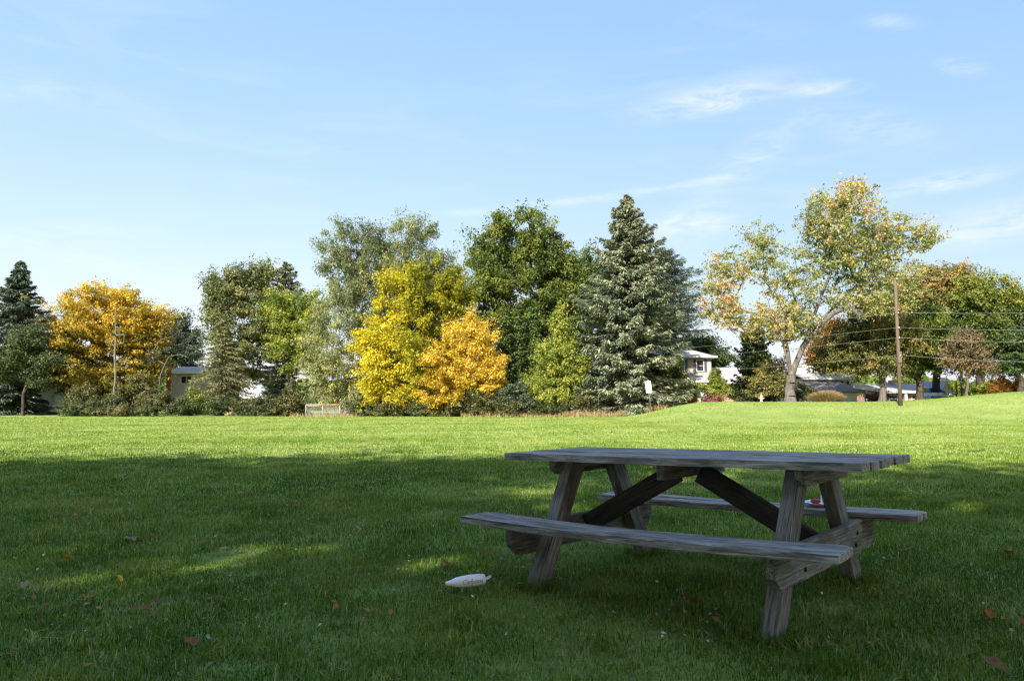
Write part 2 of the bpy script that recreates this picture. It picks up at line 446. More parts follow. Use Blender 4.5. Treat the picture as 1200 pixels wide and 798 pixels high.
m, nt, b = new_mat('lawn_ground')
tc = N(nt, 'ShaderNodeTexCoord')
n1 = N(nt, 'ShaderNodeTexNoise', Scale=.22, Detail=6., Roughness=.62); n2 = N(nt, 'ShaderNodeTexNoise', Scale=5.5, Detail=8., Roughness=.75); n3 = N(nt, 'ShaderNodeTexNoise', Scale=28., Detail=4., Roughness=.8)
for n in (n1, n2, n3): nt.links.new(tc.outputs['Object'], n.inputs['Vector'])
c1 = ramp(nt, n1.outputs[0], [(.3, (.20, .285, .065)), (.52, (.265, .345, .09)), (.72, (.335, .375, .12))])
c2 = ramp(nt, n2.outputs[0], [(.28, (.42, .46, .40)), (.5, (.92, .95, .9)), (.75, (1.35, 1.3, 1.3))])
mx = N(nt, 'ShaderNodeMix', data_type='RGBA', blend_type='MULTIPLY'); mx.inputs[0].default_value = .75
n4 = N(nt, 'ShaderNodeTexNoise', Scale=.85, Detail=5., Roughness=.6); nt.links.new(tc.outputs['Object'], n4.inputs['Vector'])
th = N(nt, 'ShaderNodeMapRange'); th.inputs[1].default_value = .53; th.inputs[2].default_value = .70; th.inputs[4].default_value = .5; nt.links.new(n4.outputs[0], th.inputs[0])
soil = N(nt, 'ShaderNodeMix', data_type='RGBA'); nt.links.new(th.outputs[0], soil.inputs[0]); nt.links.new(c1, soil.inputs[6]); soil.inputs[7].default_value = (.24, .21, .10, 1)
c1 = soil.outputs[2]
nt.links.new(c1, mx.inputs[6]); nt.links.new(c2, mx.inputs[7])
nt.links.new(mx.outputs[2], b.inputs['Base Color']); b.inputs['Roughness'].default_value = .95; b.inputs['Specular IOR Level'].default_value = .1
ad = N(nt, 'ShaderNodeMath', operation='ADD'); nt.links.new(n2.outputs[0], ad.inputs[0]); nt.links.new(n3.outputs[0], ad.inputs[1])
bp = N(nt, 'ShaderNodeBump', Strength=.7, Distance=.08); nt.links.new(ad.outputs[0], bp.inputs['Height']); nt.links.new(bp.outputs[0], b.inputs['Normal'])
tag(obj('ground', mesh_np('ground', V, Lp, np.full((nx - 1) * (ny - 1), 4), m, smooth=True)), kind='structure')

M['grass'] = foliage('lawn_blades', [(0, (.026, .062, .004)), (.35, (.072, .142, .008)), (.55, (.165, .225, .034)), (.72, (.24, .30, .085)), (.88, (.33, .36, .12)), (1, (.42, .36, .17))], .30, .42, gain=1.32, spec=.12)

def blades(x, y, h, w, tint, z0=None, lean=1.0):
    n = len(x); a = rng.random(n) * 6.283
    z = terr(x, y) if z0 is None else z0
    P = np.stack([x, y, z - .004], 1)
    side = np.stack([np.cos(a), np.sin(a), 0 * a], 1) * (w * .5)[:, None]
    a2 = rng.random(n) * 6.283; bend = np.abs(rng.normal(size=n)) * lean
    dirv = np.stack([np.cos(a2), np.sin(a2), 0 * a2], 1)
    mid = P + np.stack([0 * x, 0 * x, h * .55], 1) + dirv * (h * .25 * bend)[:, None]
    tip = P + np.stack([0 * x, 0 * x, h * np.clip(1 - .3 * bend, .3, 1)], 1) + dirv * (h * bend * .95)[:, None]
    V = np.stack([P - side, P + side, mid + side * .8, mid - side * .8, tip], 1).reshape(-1, 3)
    o = (np.arange(n) * 5)[:, None]
    L = (np.array([[0, 1, 2, 3, 3, 2, 4]]) + o).ravel()
    S = np.tile([4, 3], n)
    return V, L, S, np.repeat(tint, 5)

parts_ = []
for (y0, y1, dens, hh, ww) in ((2.9, 5.5, 7600, .040, .0046), (5.5, 9, 3900, .042, .0058), (9, 15, 1500, .044, .0088), (15, 26, 480, .046, .015), (26, 46, 140, .046, .028), (46, 72, 46, .048, .046)):
    area = (y1 - y0) * 2 * (.72 * (y0 + y1) / 2 + .9)
    n = int(area * dens)
    y = y0 + (y1 - y0) * np.sqrt(rng.random(n) * (1 + 0 * y0) * .9999) if False else rng.uniform(y0, y1, n)
    keep = rng.random(n) < (.72 * y + .9) / (.72 * y1 + .9); y = y[keep]; n = len(y)
    x = rng.uniform(-1, 1, n) * (.72 * y + .9)
    cl = snoise(x, y, 1.1, 3) * .5 + snoise(x, y, .28, 4) * .5
    h = hh * rng.uniform(.55, 1.35, n) * (1 + .28 * cl + .15 * snoise(x, y, 3.5, 9))
    h = h * (1 + .55 * np.maximum(0, snoise(x, y, 1.7, 21) - .5)) * (1 - .55 * sstep((snoise(x, y, .75, 22) - .9) / .8))
    w = ww * rng.uniform(.7, 1.3, n)
    t = .385 + .19 * sstep((y - 9) / 16) + .09 * snoise(x, y, .16, 5) + .09 * snoise(x, y, .9, 6) + rng.normal(size=n) * np.where(y > 20, .07, .15)  # distant blades tinted paler and yellower to carry the look of sunlit grass
    t = np.where(rng.random(n) < .03, .95, t)
    parts_.append(blades(x, y, np.maximum(h, .015), w, np.clip(t, 0, 1)))
for k in range(170):                   # coarser tufts the mower missed
    cy = 3.3 + 8 * rng.random() ** 1.4; cx = rng.uniform(-1, 1) * (.72 * cy + .3); n = int(rng.uniform(18, 60)); r_ = rng.uniform(.03, .10)
    x = cx + rng.normal(size=n) * r_; y = cy + rng.normal(size=n) * r_
    parts_.append(blades(x, y, rng.uniform(.04, .10, n), rng.uniform(.004, .008, n), np.clip(rng.choice([.30, .40, .55, .72]) + rng.normal(size=n) * .1, 0, 1), lean=1.1))
for sx in (-1, 1):                     # longer grass the mower leaves round the table legs
    for sy in (-1, 1):
        n = 420; a = rng.random(n) * 6.283; rr = .14 * np.sqrt(rng.random(n)) + .02
        lx, ly = sx * .69, sy * .645; c_, s_ = math.cos(-.689), math.sin(-.689)
        x = 1.0745 + c_ * lx - s_ * ly + np.cos(a) * rr; y = 4.54 + s_ * lx + c_ * ly + np.sin(a) * rr
        parts_.append(blades(x, y, rng.uniform(.04, .105, n), rng.uniform(.003, .0055, n), np.clip(.36 + rng.normal(size=n) * .16, 0, 1), lean=.8))
off = 0; Ls = []
for p in parts_:
    Ls.append(p[1] + off); off += len(p[0])
tag(obj('lawn_grass', mesh_np('lawn_grass', np.concatenate([p[0] for p in parts_]), np.concatenate(Ls), np.concatenate([p[2] for p in parts_]), M['grass'], {'tint': np.concatenate([p[3] for p in parts_])})),
    'short green lawn grass covering the park field', 'grass', kind='stuff')
del parts_, Ls

# tall dry weeds along the foot of the conifers
M['straw'] = foliage('dry_straw', [(0, (.10, .085, .035)), (.4, (.26, .19, .09)), (.75, (.40, .30, .16)), (1, (.30, .16, .10))], .3)
n = 5200
pxs = np.concatenate([rng.uniform(612, 782, 3700), rng.uniform(340, 420, 500), rng.uniform(540, 612, 1000)])
y = rng.uniform(70.2, 73.5, n) ; x = (pxs - 600) / F * y
hh = np.where(pxs > 660, .55, .35) * rng.uniform(.3, 1.35, n) * (1 + .3 * snoise(x, y, .5, 12))
Vw, Lw, Sw, tw = blades(x, y, np.maximum(hh, .08), rng.uniform(.025, .06, n), np.clip(.45 + rng.normal(size=n) * .25, 0, 1), lean=.45)
tag(obj('dry_weeds', mesh_np('dry_weeds', Vw, Lw, Sw, M['straw'], {'tint': tw})), 'tall dry tan weeds along the foot of the blue spruce', 'weeds', kind='stuff')

# pale leaf crumbs and clover heads strewn through the grass
n = 1300
y = 3.4 + 9 * rng.random(n) ** 1.3; x = rng.uniform(-1, 1, n) * (.72 * y + .3)
ky = 3.6 + 6 * rng.random(28) ** 1.3; kx = rng.uniform(-1, 1, 28) * (.7 * ky); ki = rng.integers(0, 28, 400)   # a third gathers in loose drifts
x[:400] = kx[ki] + rng.normal(size=400) * .16; y[:400] = ky[ki] + rng.normal(size=400) * .13; z = terr(x, y) + rng.uniform(.02, .05, n)
M['crumb'] = foliage('leaf_crumbs', [(0, (.16, .07, .03)), (.4, (.30, .17, .07)), (.7, (.38, .33, .2)), (1, (.55, .55, .48))], .2)
Vc = cards(np.stack([x, y, z], 1), rng.normal(size=(n, 3)) * .6 + np.array([0, 0, 1]), rng.uniform(.009, .036, n) * np.where(np.arange(n) < 400, 1.25, .8), .7)
tag(obj('leaf_litter', card_mesh('leaf_litter', Vc, np.where(np.arange(n) < 400, rng.random(n) * .5, rng.random(n)), M['crumb'])), 'tiny dry leaf crumbs and pale clover heads strewn through the lawn', 'leaf litter', kind='stuff')
# ------------------------------------------------------------------ trees
G = {}
G['locust'] = foliage('golden_locust_leaves', [(0, (.09, .095, .015)), (.3, (.21, .175, .022)), (.55, (.42, .29, .035)), (1, (.56, .40, .055))], .42)
G['oak'] = foliage('olive_oak_leaves', [(0, (.030, .050, .012)), (.4, (.080, .115, .022)), (.7, (.165, .19, .035)), (1, (.27, .25, .05))], .38, gain=1.38)
G['cotton'] = foliage('olive_cottonwood_leaves', [(0, (.040, .050, .020)), (.4, (.098, .115, .042)), (.7, (.18, .185, .07)), (1, (.28, .26, .10))], .38, gain=1.75)
G['darkgreen'] = foliage('dark_green_leaves', [(0, (.022, .040, .014)), (.5, (.055, .085, .026)), (1, (.12, .15, .04))], .3, gain=1.5)
G['bluegreen'] = foliage('blue_green_leaves', [(0, (.038, .056, .040)), (.5, (.085, .115, .070)), (1, (.15, .18, .10))], .3)
G['willow'] = foliage('silver_willow_leaves', [(0, (.075, .095, .040)), (.4, (.155, .18, .080)), (.7, (.25, .26, .115)), (1, (.36, .33, .10))], .4, gain=1.55)
G['ash'] = foliage('yellow_green_ash_leaves', [(0, (.09, .105, .010)), (.35, (.25, .25, .020)), (.65, (.40, .34, .020)), (1, (.66, .50, .035))], .45)
G['orange'] = foliage('amber_leaves', [(0, (.26, .17, .02)), (.35, (.56, .40, .04)), (.68, (.76, .56, .085)), (1, (.78, .52, .11))], .45, gain=1.05)
G['lime'] = foliage('lime_green_leaves', [(0, (.07, .10, .018)), (.45, (.17, .21, .035)), (.75, (.30, .33, .06)), (1, (.45, .40, .08))], .4)
G['maple'] = foliage('fading_maple_leaves', [(0, (.09, .125, .045)), (.38, (.18, .215, .075)), (.62, (.32, .32, .105)), (.82, (.50, .37, .15)), (1, (.52, .27, .15))], .42)
G['brown'] = foliage('bronze_green_leaves', [(0, (.055, .062, .020)), (.4, (.14, .145, .045)), (.7, (.25, .215, .07)), (1, (.38, .24, .085))], .38)
G['rust'] = foliage('rusty_orange_leaves', [(0, (.10, .055, .015)), (.4, (.20, .11, .02)), (.7, (.36, .17, .03)), (1, (.46, .16, .03))], .35)
G['purple'] = foliage('dull_purple_leaves', [(0, (.06, .05, .026)), (.5, (.135, .105, .055)), (1, (.23, .165, .085))], .25)
G['spruce'] = foliage('blue_spruce_needles', [(0, (.040, .050, .032)), (.35, (.105, .125, .078)), (.7, (.22, .235, .15)), (1, (.30, .31, .22))], .28, gain=1.6)
G['darkspruce'] = foliage('dark_spruce_needles', [(0, (.016, .028, .019)), (.5, (.044, .066, .042)), (1, (.11, .135, .09))], .15)
G['pine'] = foliage('olive_pine_needles', [(0, (.040, .046, .020)), (.5, (.105, .112, .045)), (1, (.21, .20, .09))], .2)
G['arbor'] = foliage('arborvitae_sprays', [(0, (.028, .050, .014)), (.5, (.075, .115, .030)), (1, (.14, .18, .05))], .2)
G['shrub'] = foliage('dark_shrub_leaves', [(0, (.022, .034, .014)), (.5, (.062, .076, .028)), (1, (.14, .14, .055))], .3, gain=1.6)
G['shrubolive'] = foliage('olive_shrub_leaves', [(0, (.032, .040, .014)), (.5, (.095, .098, .034)), (1, (.21, .175, .07))], .25)
G['shrubred'] = foliage('reddish_shrub_leaves', [(0, (.07, .03, .02)), (.5, (.19, .085, .055)), (1, (.33, .15, .10))], .25)

def spruce_prof(w): return [(0, w * .85), (.08, w), (.3, w * .86), (.6, w * .5), (.85, w * .2), (1, 1)]

conifer('spruce_tree', 'dark spruce at the left edge of the photo, beside the golden tree', 'tree', 86, 15, 307,
        [(0, 36), (.12, 42), (.35, 38), (.5, 36), (.62, 32), (.75, 24), (.88, 13), (1, 2)], G['darkspruce'], nb=250, size=.50, per=190, droop=.25, spread=.4)
leafy('small_tree', 'small dark-trunked tree in front of the far-left white house', 'tree', 80, 27,
      [(22, 420, 30, 26), (0, 432, 22, 24), (44, 438, 16, 14), (30, 398, 20, 16), (58, 425, 12, 12)], G['shrub'], nc=80, per=110, size=.3, cr=.9, r0=.14, fork_py=462, tint=(.38, .16, .15))
leafy('locust_tree', 'broad golden yellow tree with a dome crown, left of the photo', 'tree', 90, 118,
      [(118, 380, 62, 44), (92, 412, 46, 44), (150, 382, 42, 42), (66, 418, 22, 36), (170, 410, 28, 34), (118, 350, 48, 17), (118, 440, 56, 28), (94, 446, 22, 20), (160, 440, 30, 26), (185, 385, 14, 26)], G['locust'],
      nc=400, per=100, size=.34, cr=1.15, flat=.46, r0=.34, fork_py=430, tint=(.39, .16, .15), shell=2.2,
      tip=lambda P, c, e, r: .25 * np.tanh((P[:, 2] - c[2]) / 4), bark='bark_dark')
# bare leaning tree and the dead grey snag stand by the golden tree
def bare_tree(name, label, d, base_px, base_py_top, pts, r0, bark, cat='tree', nb=24):
    bx = at(base_px, 476, d).x; b0 = np.array([bx, d, tz(bx, d)])
    C = np.array([at(px, py, d + rng.normal() * 1.2) for px, py in pts])
    fk = at(base_px + (base_py_top[0]), base_py_top[1], d)
    A, B, ra, rb = skeleton(b0 - [0, 0, .1], (fk.x, d, fk.z), C, r0, rmin=.014)
    root = empty(name, b0, label, cat)
    # trunk and its limbs share one bark, the fine twigs are a part of their own
    fine = np.asarray(ra) < .03; tA, tB = [], []
    for a_, b_ in zip(A[fine], B[fine]):
        for k in range(3):
            s = rng.random(); p = a_ + (b_ - a_) * s; tA.append(p); tB.append(p + rng.normal(size=3) * .42 + (b_ - a_) * .5)
    FA = np.concatenate([A, np.array(tA).reshape(-1, 3)]) - b0; FB = np.concatenate([B, np.array(tB).reshape(-1, 3)]) - b0
    obj('trunk', frusta(FA, FB, np.concatenate([ra, np.full(len(tA), .012)]), np.concatenate([rb, np.full(len(tA), .006)]), 5, M[bark], 'trunk'), root)
    return root
bare_tree('bare_tree', 'pale leafless leaning tree between the golden tree and the pale grey house', 82, 182, (6, 440),
          [(208, 375), (214, 390), (196, 385), (218, 402), (188, 398), (205, 405), (212, 415), (180, 410), (198, 418), (224, 392), (190, 380), (176, 425), (209, 382), (201, 395), (172, 402)], .06, 'bark_grey')
bare_tree('dead_tree', 'straight grey dead snag rising in front of the golden tree', 81, 134, (2, 362),
          [(136, 357), (132, 372), (141, 378), (128, 388), (146, 392), (133, 366), (139, 384), (126, 398), (145, 402), (130, 405), (148, 412)], .12, 'bark_pale')
leafy('broadleaf_tree', 'dark blue-green rounded tree behind the leafless leaning tree', 'tree', 108, 205,
      [(203, 400, 32, 34), (222, 412, 16, 26), (185, 412, 24, 34)], G['bluegreen'], nc=110, per=110, size=.38, cr=1.3, r0=.3, tint=(.32, .15, .13))
leafy('cottonwood_tree', 'tall ragged olive green tree above the pale grey house', 'tree', 88, 278,
      [(285, 345, 34, 36), (262, 345, 24, 30), (300, 325, 22, 18), (285, 395, 36, 42), (252, 375, 20, 28), (318, 380, 22, 46), (275, 435, 34, 28)], G['cotton'],
      nc=185, per=115, size=.34, cr=1.05, r0=.34, tint=(.42, .16, .14), fork_py=440)
conifer('pine_tree', 'brownish green conifer tip just right of the ragged olive tree', 'tree', 90, 331, 309,
        [(0, 30), (.3, 34), (.55, 32), (.75, 27), (.9, 17), (1, 3)], G['pine'], nb=150, size=.45, per=120, droop=.15, spread=.45)
conifer('spruce_tree', 'drooping olive spruce in front of the pale grey house window wall', 'tree', 82, 258, 372,
        [(0, 36), (.15, 42), (.4, 36), (.7, 20), (1, 2)], G['pine'], nb=105, size=.36, per=130, droop=.42, tint=(.62, .14, .16), low=.1, bark='bark_grey')
leafy('maple_tree', 'bright yellow-green tree between the conifer tip and the silver willow', 'tree', 86, 342,
      [(330, 362, 26, 20), (360, 358, 24, 20), (348, 412, 26, 30), (365, 385, 20, 30), (335, 395, 22, 22)], G['lime'], nc=100, per=120, size=.32, cr=1.0, r0=.22, tint=(.50, .18, .14), fork_py=440)
leafy('willow_tree', 'huge silver-green willow with two feathery tops, its boughs hanging over the net goal', 'tree', 81, 405,
      [(415, 292, 42, 38), (480, 290, 44, 40), (445, 320, 70, 40), (420, 370, 50, 50), (490, 370, 55, 60), (385, 430, 36, 36), (430, 440, 52, 38), (372, 405, 18, 36), (520, 330, 24, 40), (393, 470, 32, 8)], G['willow'],
      nc=430, per=100, size=.36, cr=.95, flat=.8, aspect=.34, r0=.5, bark='bark_grey', fork_py=420, fork_px=430, tint=(.44, .15, .15), shell=2.6, hang=.5,
      tip=lambda P, c, e, r: .20 * np.tanh((c[2] - 1 - P[:, 2]) / 4) * (P[:, 0] < c[0] + 1))
leafy('ash_tree', 'yellow-green tree turning bright yellow on its left, in front of the willow', 'tree', 76, 478,
      [(505, 338, 40, 36), (468, 345, 34, 32), (535, 365, 20, 40), (478, 400, 52, 44), (448, 420, 30, 36), (530, 345, 22, 32), (465, 455, 40, 22), (440, 400, 24, 22), (505, 430, 40, 40)], G['ash'],
      nc=250, per=125, size=.30, cr=.9, flat=.75, r0=.3, fork_py=450, tint=(.52, .12, .13), shell=3,
      tip=lambda P, c, e, r: .24 * np.tanh((c[0] - 1.0 - P[:, 0]) / 2.2) + .05 * np.tanh((c[2] - P[:, 2]) / 4))
leafy('maple_tree', 'compact amber orange tree right beside the yellow-green tree', 'tree', 73, 545,
      [(548, 392, 30, 24), (530, 425, 34, 30), (565, 415, 24, 32), (520, 455, 32, 22), (575, 435, 18, 22), (545, 445, 34, 20)], G['orange'],
      nc=150, per=130, size=.26, cr=.72, flat=.8, r0=.2, fork_py=455, tint=(.50, .15, .14), shell=3.2,
      tip=lambda P, c, e, r: .25 * np.tanh((c[0] - P[:, 0] - 1.2) / 2.) * 0 + .14 * np.tanh((P[:, 0] - c[0]) / 1.5) * (P[:, 2] < c[2]))
leafy('oak_tree', 'tallest dense dark green oak behind the amber tree', 'tree', 95, 612,
      [(612, 278, 46, 34), (585, 300, 38, 36), (640, 300, 34, 34), (615, 340, 60, 44), (575, 350, 30, 40), (665, 330, 24, 40), (620, 395, 62, 40), (650, 370, 36, 40)], G['oak'],
      nc=300, per=130, size=.40, cr=1.25, r0=.5, fork_py=420, tint=(.47, .17, .14), shell=3, fork_px=615)
leafy('broadleaf_tree', 'dark tree filling in between the tall oak and the blue spruce', 'tree', 102, 690,
      [(690, 330, 26, 40), (668, 350, 26, 50), (705, 370, 24, 40), (675, 430, 34, 44), (640, 440, 30, 34)], G['darkgreen'], nc=190, per=120, size=.4, cr=1.3, r0=.35, tint=(.48, .16, .14))
for k, (px, top, w, lab) in enumerate(((592, 362, 9.5, 'leftmost of the three columnar arborvitae below the tall oak'), (608, 358, 10.5, 'middle one of the three columnar arborvitae below the tall oak'), (626, 358, 9.5, 'rightmost of the three columnar arborvitae below the tall oak'))):
    conifer('arborvitae', lab, 'tree', 84 + k * .8, px, top, [(0, w), (.5, w * 1.05), (.8, w * .8), (.93, w * .45), (1, 1)], G['arbor'], nb=150, size=.3, per=60, droop=-.6, spread=.9, asp=.45, r0=.12, group='arborvitae below the oak', low=.02, hang=.1)
leafy('young_tree', 'loose lime green young tree between the arborvitae and the blue spruce', 'tree', 74.5, 640,
      [(657, 392, 13, 32), (652, 422, 24, 26), (668, 432, 22, 36), (632, 448, 22, 20), (650, 462, 36, 16)], G['lime'], nc=150, per=100, size=.27, cr=.72, r0=.15, tint=(.55, .16, .15), fork_py=455)
conifer('blue_spruce', 'tall grey-blue spruce behind the small white sign', 'tree', 75, 738, 230,
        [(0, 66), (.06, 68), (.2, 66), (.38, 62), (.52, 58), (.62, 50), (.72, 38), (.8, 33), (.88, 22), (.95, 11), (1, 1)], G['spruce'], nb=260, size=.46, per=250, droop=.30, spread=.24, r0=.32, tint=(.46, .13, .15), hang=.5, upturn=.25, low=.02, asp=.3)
conifer('spruce_tree', 'low grey-green spruce growing at the foot of the blue spruce', 'tree', 72.8, 745, 436, [(0, 36), (.2, 38), (.6, 26), (1, 4)], G['spruce'], nb=70, size=.28, per=110, droop=.3, low=.05, tint=(.5, .15, .16))
conifer('pine_tree', 'feathery dark blue-green pine leaning out on the right side of the blue spruce', 'tree', 99, 777, 292,
        [(0, 20), (.3, 30), (.45, 50), (.6, 54), (.8, 44), (.92, 26), (1, 5)], G['bluegreen'], nb=170, size=.6, per=190, droop=.2, spread=.5, low=.35, hang=.5, tint=(.35, .14, .15), asp=.16)
leafy('dogwood_tree', 'short glossy green tree between the blue spruce and the taupe house', 'tree', 76, 788,
      [(786, 440, 20, 24), (772, 455, 22, 20), (797, 452, 12, 18), (785, 425, 10, 10)], G['oak'], nc=75, per=110, size=.25, cr=.65, r0=.1, tint=(.45, .2, .15))
leafy('dark_tree', 'dark flat-topped tree behind the taupe house roof', 'tree', 112, 825,
      [(822, 412, 22, 16), (800, 412, 22, 14), (842, 420, 14, 12)], G['darkgreen'], nc=80, per=110, size=.42, cr=1.3, r0=.3, tint=(.25, .13, .12))
leafy('young_tree', 'slim light green tree in front of the taupe house wing', 'tree', 78, 838,
      [(838, 447, 9, 12), (832, 456, 11, 10), (846, 456, 10, 10), (838, 438, 4, 7)], G['lime'], nc=45, per=80, size=.22, cr=.45, r0=.07, tint=(.5, .16, .14))
conifer('cedar_tree', 'tall dark green cedar left of the two-stemmed maple trunk', 'tree', 80, 886, 372, [(0, 24), (.2, 26), (.45, 22), (.7, 16), (.9, 7), (1, 1)], G['arbor'], nb=150, size=.36, per=95, droop=-.1, spread=.55, asp=.4, tint=(.5, .16, .16), low=.05)
leafy('young_tree', 'yellow-green bushy tree just left of the two-stemmed maple trunk', 'tree', 73.5, 905,
      [(905, 440, 16, 20), (895, 450, 15, 16), (915, 452, 11, 14)], G['brown'], nc=70, per=100, size=.25, cr=.6, r0=.09, tint=(.5, .17, .15), fork_py=462)
# the big maple: two leaning stems and wide open crown
d = 70
def w3(px, py, dy=0): v = at(px, py, d + dy); return (v.x, v.y, v.z)
mp = lambda P, c, e, r: .46 * (e - .62) + .08 * (r > .6)
leafy('maple_tree', 'large open maple on two leaning grey stems, its pale leaves tipped pink and gold', 'tree', d, 926,
      [(895, 285, 24, 30), (862, 316, 36, 28), (842, 348, 24, 32), (930, 330, 40, 40), (985, 240, 42, 26), (1012, 272, 46, 34), (1050, 278, 42, 26), (1085, 278, 22, 16), (975, 290, 40, 44),
       (1045, 325, 44, 32), (1025, 355, 40, 24), (1000, 310, 40, 30), (905, 376, 54, 26), (995, 350, 36, 22), (850, 370, 26, 20), (940, 380, 30, 18), (952, 262, 22, 30), (1003, 222, 24, 12)], G['maple'],
      nc=900, per=21, size=.30, cr=.66, flat=.8, r0=.44, bark='bark_grey', fork_py=440, fork_px=927, shell=2.1, start=4, tint=(.45, .15, .15), tip=mp,
      stems=[[w3(918, 405, -.5), w3(905, 370, -1), w3(893, 335, -1.2)], [w3(940, 408, .4), w3(956, 382, .6), w3(988, 348, .8), w3(1020, 318, 1)], [w3(940, 408, .4), w3(950, 380, 0), w3(965, 340, -.6), w3(985, 285, -.8)], [w3(920, 400, .3), w3(922, 360, .8), w3(925, 318, 1)]])
leafy('maple_tree', 'rust orange tree glimpsed behind the leaning maple stem', 'tree', 104, 972,
      [(972, 405, 24, 22), (960, 425, 20, 16), (985, 392, 16, 18)], G['rust'], nc=70, per=110, size=.36, cr=1.1, r0=.25, tint=(.40, .17, .14))
# right-hand group
leafy('linden_tree', 'bronze-green drooping tree left of the wooden utility pole', 'tree', 74, 1034,
      [(1010, 395, 34, 28), (985, 415, 26, 22), (1035, 385, 34, 30), (1025, 420, 34, 20), (1060, 400, 20, 32), (970, 425, 18, 12)], G['brown'], nc=170, per=115, size=.29, cr=.85, hang=.4, r0=.3, bark='bark_grey', fork_py=440, tint=(.36, .16, .15))
leafy('linden_tree', 'dense mid-green tree with a forked dark trunk just right of the utility pole', 'tree', 77, 1078,
      [(1078, 415, 34, 24), (1060, 420, 22, 20), (1098, 408, 26, 24), (1080, 385, 34, 24)], G['oak'], nc=150, per=120, size=.30, cr=.9, r0=.34, fork_py=446, tint=(.36, .15, .14))
leafy('oak_tree', 'tall green and orange tree behind the top of the utility pole', 'tree', 86, 1098,
      [(1105, 335, 34, 28), (1072, 345, 32, 24), (1130, 345, 24, 26), (1105, 370, 46, 28), (1060, 370, 30, 20), (1120, 395, 34, 22)], G['brown'], nc=210, per=120, size=.34, cr=1.1, r0=.4, fork_py=435, tint=(.47, .2, .15),
      tip=lambda P, c, e, r: .28 * (r > .72))
leafy('oak_tree', 'dark green round tree at the right edge of the photo', 'tree', 80, 1150,
      [(1160, 375, 34, 32), (1185, 380, 26, 36), (1150, 400, 36, 30), (1190, 415, 34, 28), (1168, 345, 28, 22), (1140, 350, 24, 26), (1190, 360, 20, 22), (1215, 385, 24, 50)], G['oak'], nc=230, per=125, size=.32, cr=1.0, r0=.42, fork_py=432, tint=(.44, .18, .14),
      stems=[[tuple(at(1158, 420, 80)), tuple(at(1170, 400, 81))], [tuple(at(1146, 424, 80)), tuple(at(1135, 402, 79))]],
      tip=lambda P, c, e, r: .30 * np.tanh((P[:, 2] - c[2] - 1.5) / 2.) * (e > .5))
leafy('plum_tree', 'small dull purple tree with a thin grey trunk in front of the dark green trees', 'tree', 72, 1134,
      [(1132, 410, 24, 20), (1145, 425, 20, 16), (1120, 425, 18, 14), (1134, 395, 14, 10)], G['purple'], nc=85, per=55, size=.24, cr=.7, r0=.12, bark='bark_grey', fork_py=446, tint=(.5, .18, .15))
leafy('broadleaf_tree', 'dark trunked tree partly cut by the right edge of the photo', 'tree', 76, 1197,
      [(1200, 405, 26, 26), (1225, 400, 30, 30), (1190, 425, 16, 12)], G['darkgreen'], nc=90, per=110, size=.3, cr=.9, r0=.25, fork_py=446, tint=(.4, .16, .14))

# ------------------------------------------------------------------ shrubs
def shrub(name, label, d, px, top, hw, mat, n=1.0, group=None, size=.24, bot=None, tint=(.42, .17, .15), cat='shrub', cr=.55, aspect=.6):
    b_ = at(px, 476, d); z0 = tz(b_.x, d); pb = 475.5 - (z0 - CAMH) / d * F
    h = pb - top
    lobes = [(px, pb - h * .42, hw * .85, h * .42), (px - hw * .45, pb - h * .36, hw * .5, h * .36), (px + hw * .45, pb - h * .38, hw * .5, h * .40), (px + hw * .1, pb - h * .72, hw * .45, h * .28)]
    area = hw * h * (d / F) ** 2
    nc = int(max(14, min(130, area * 5.5 * n)))
    return leafy(name, label, cat, d, px, lobes, mat, nc=nc, per=85, size=size, cr=cr, r0=.06 + .01 * h * .1, depth=.8, group=group, tint=tint, parts=('stem', 'foliage'), shell=2.8, start=1, aspect=aspect)

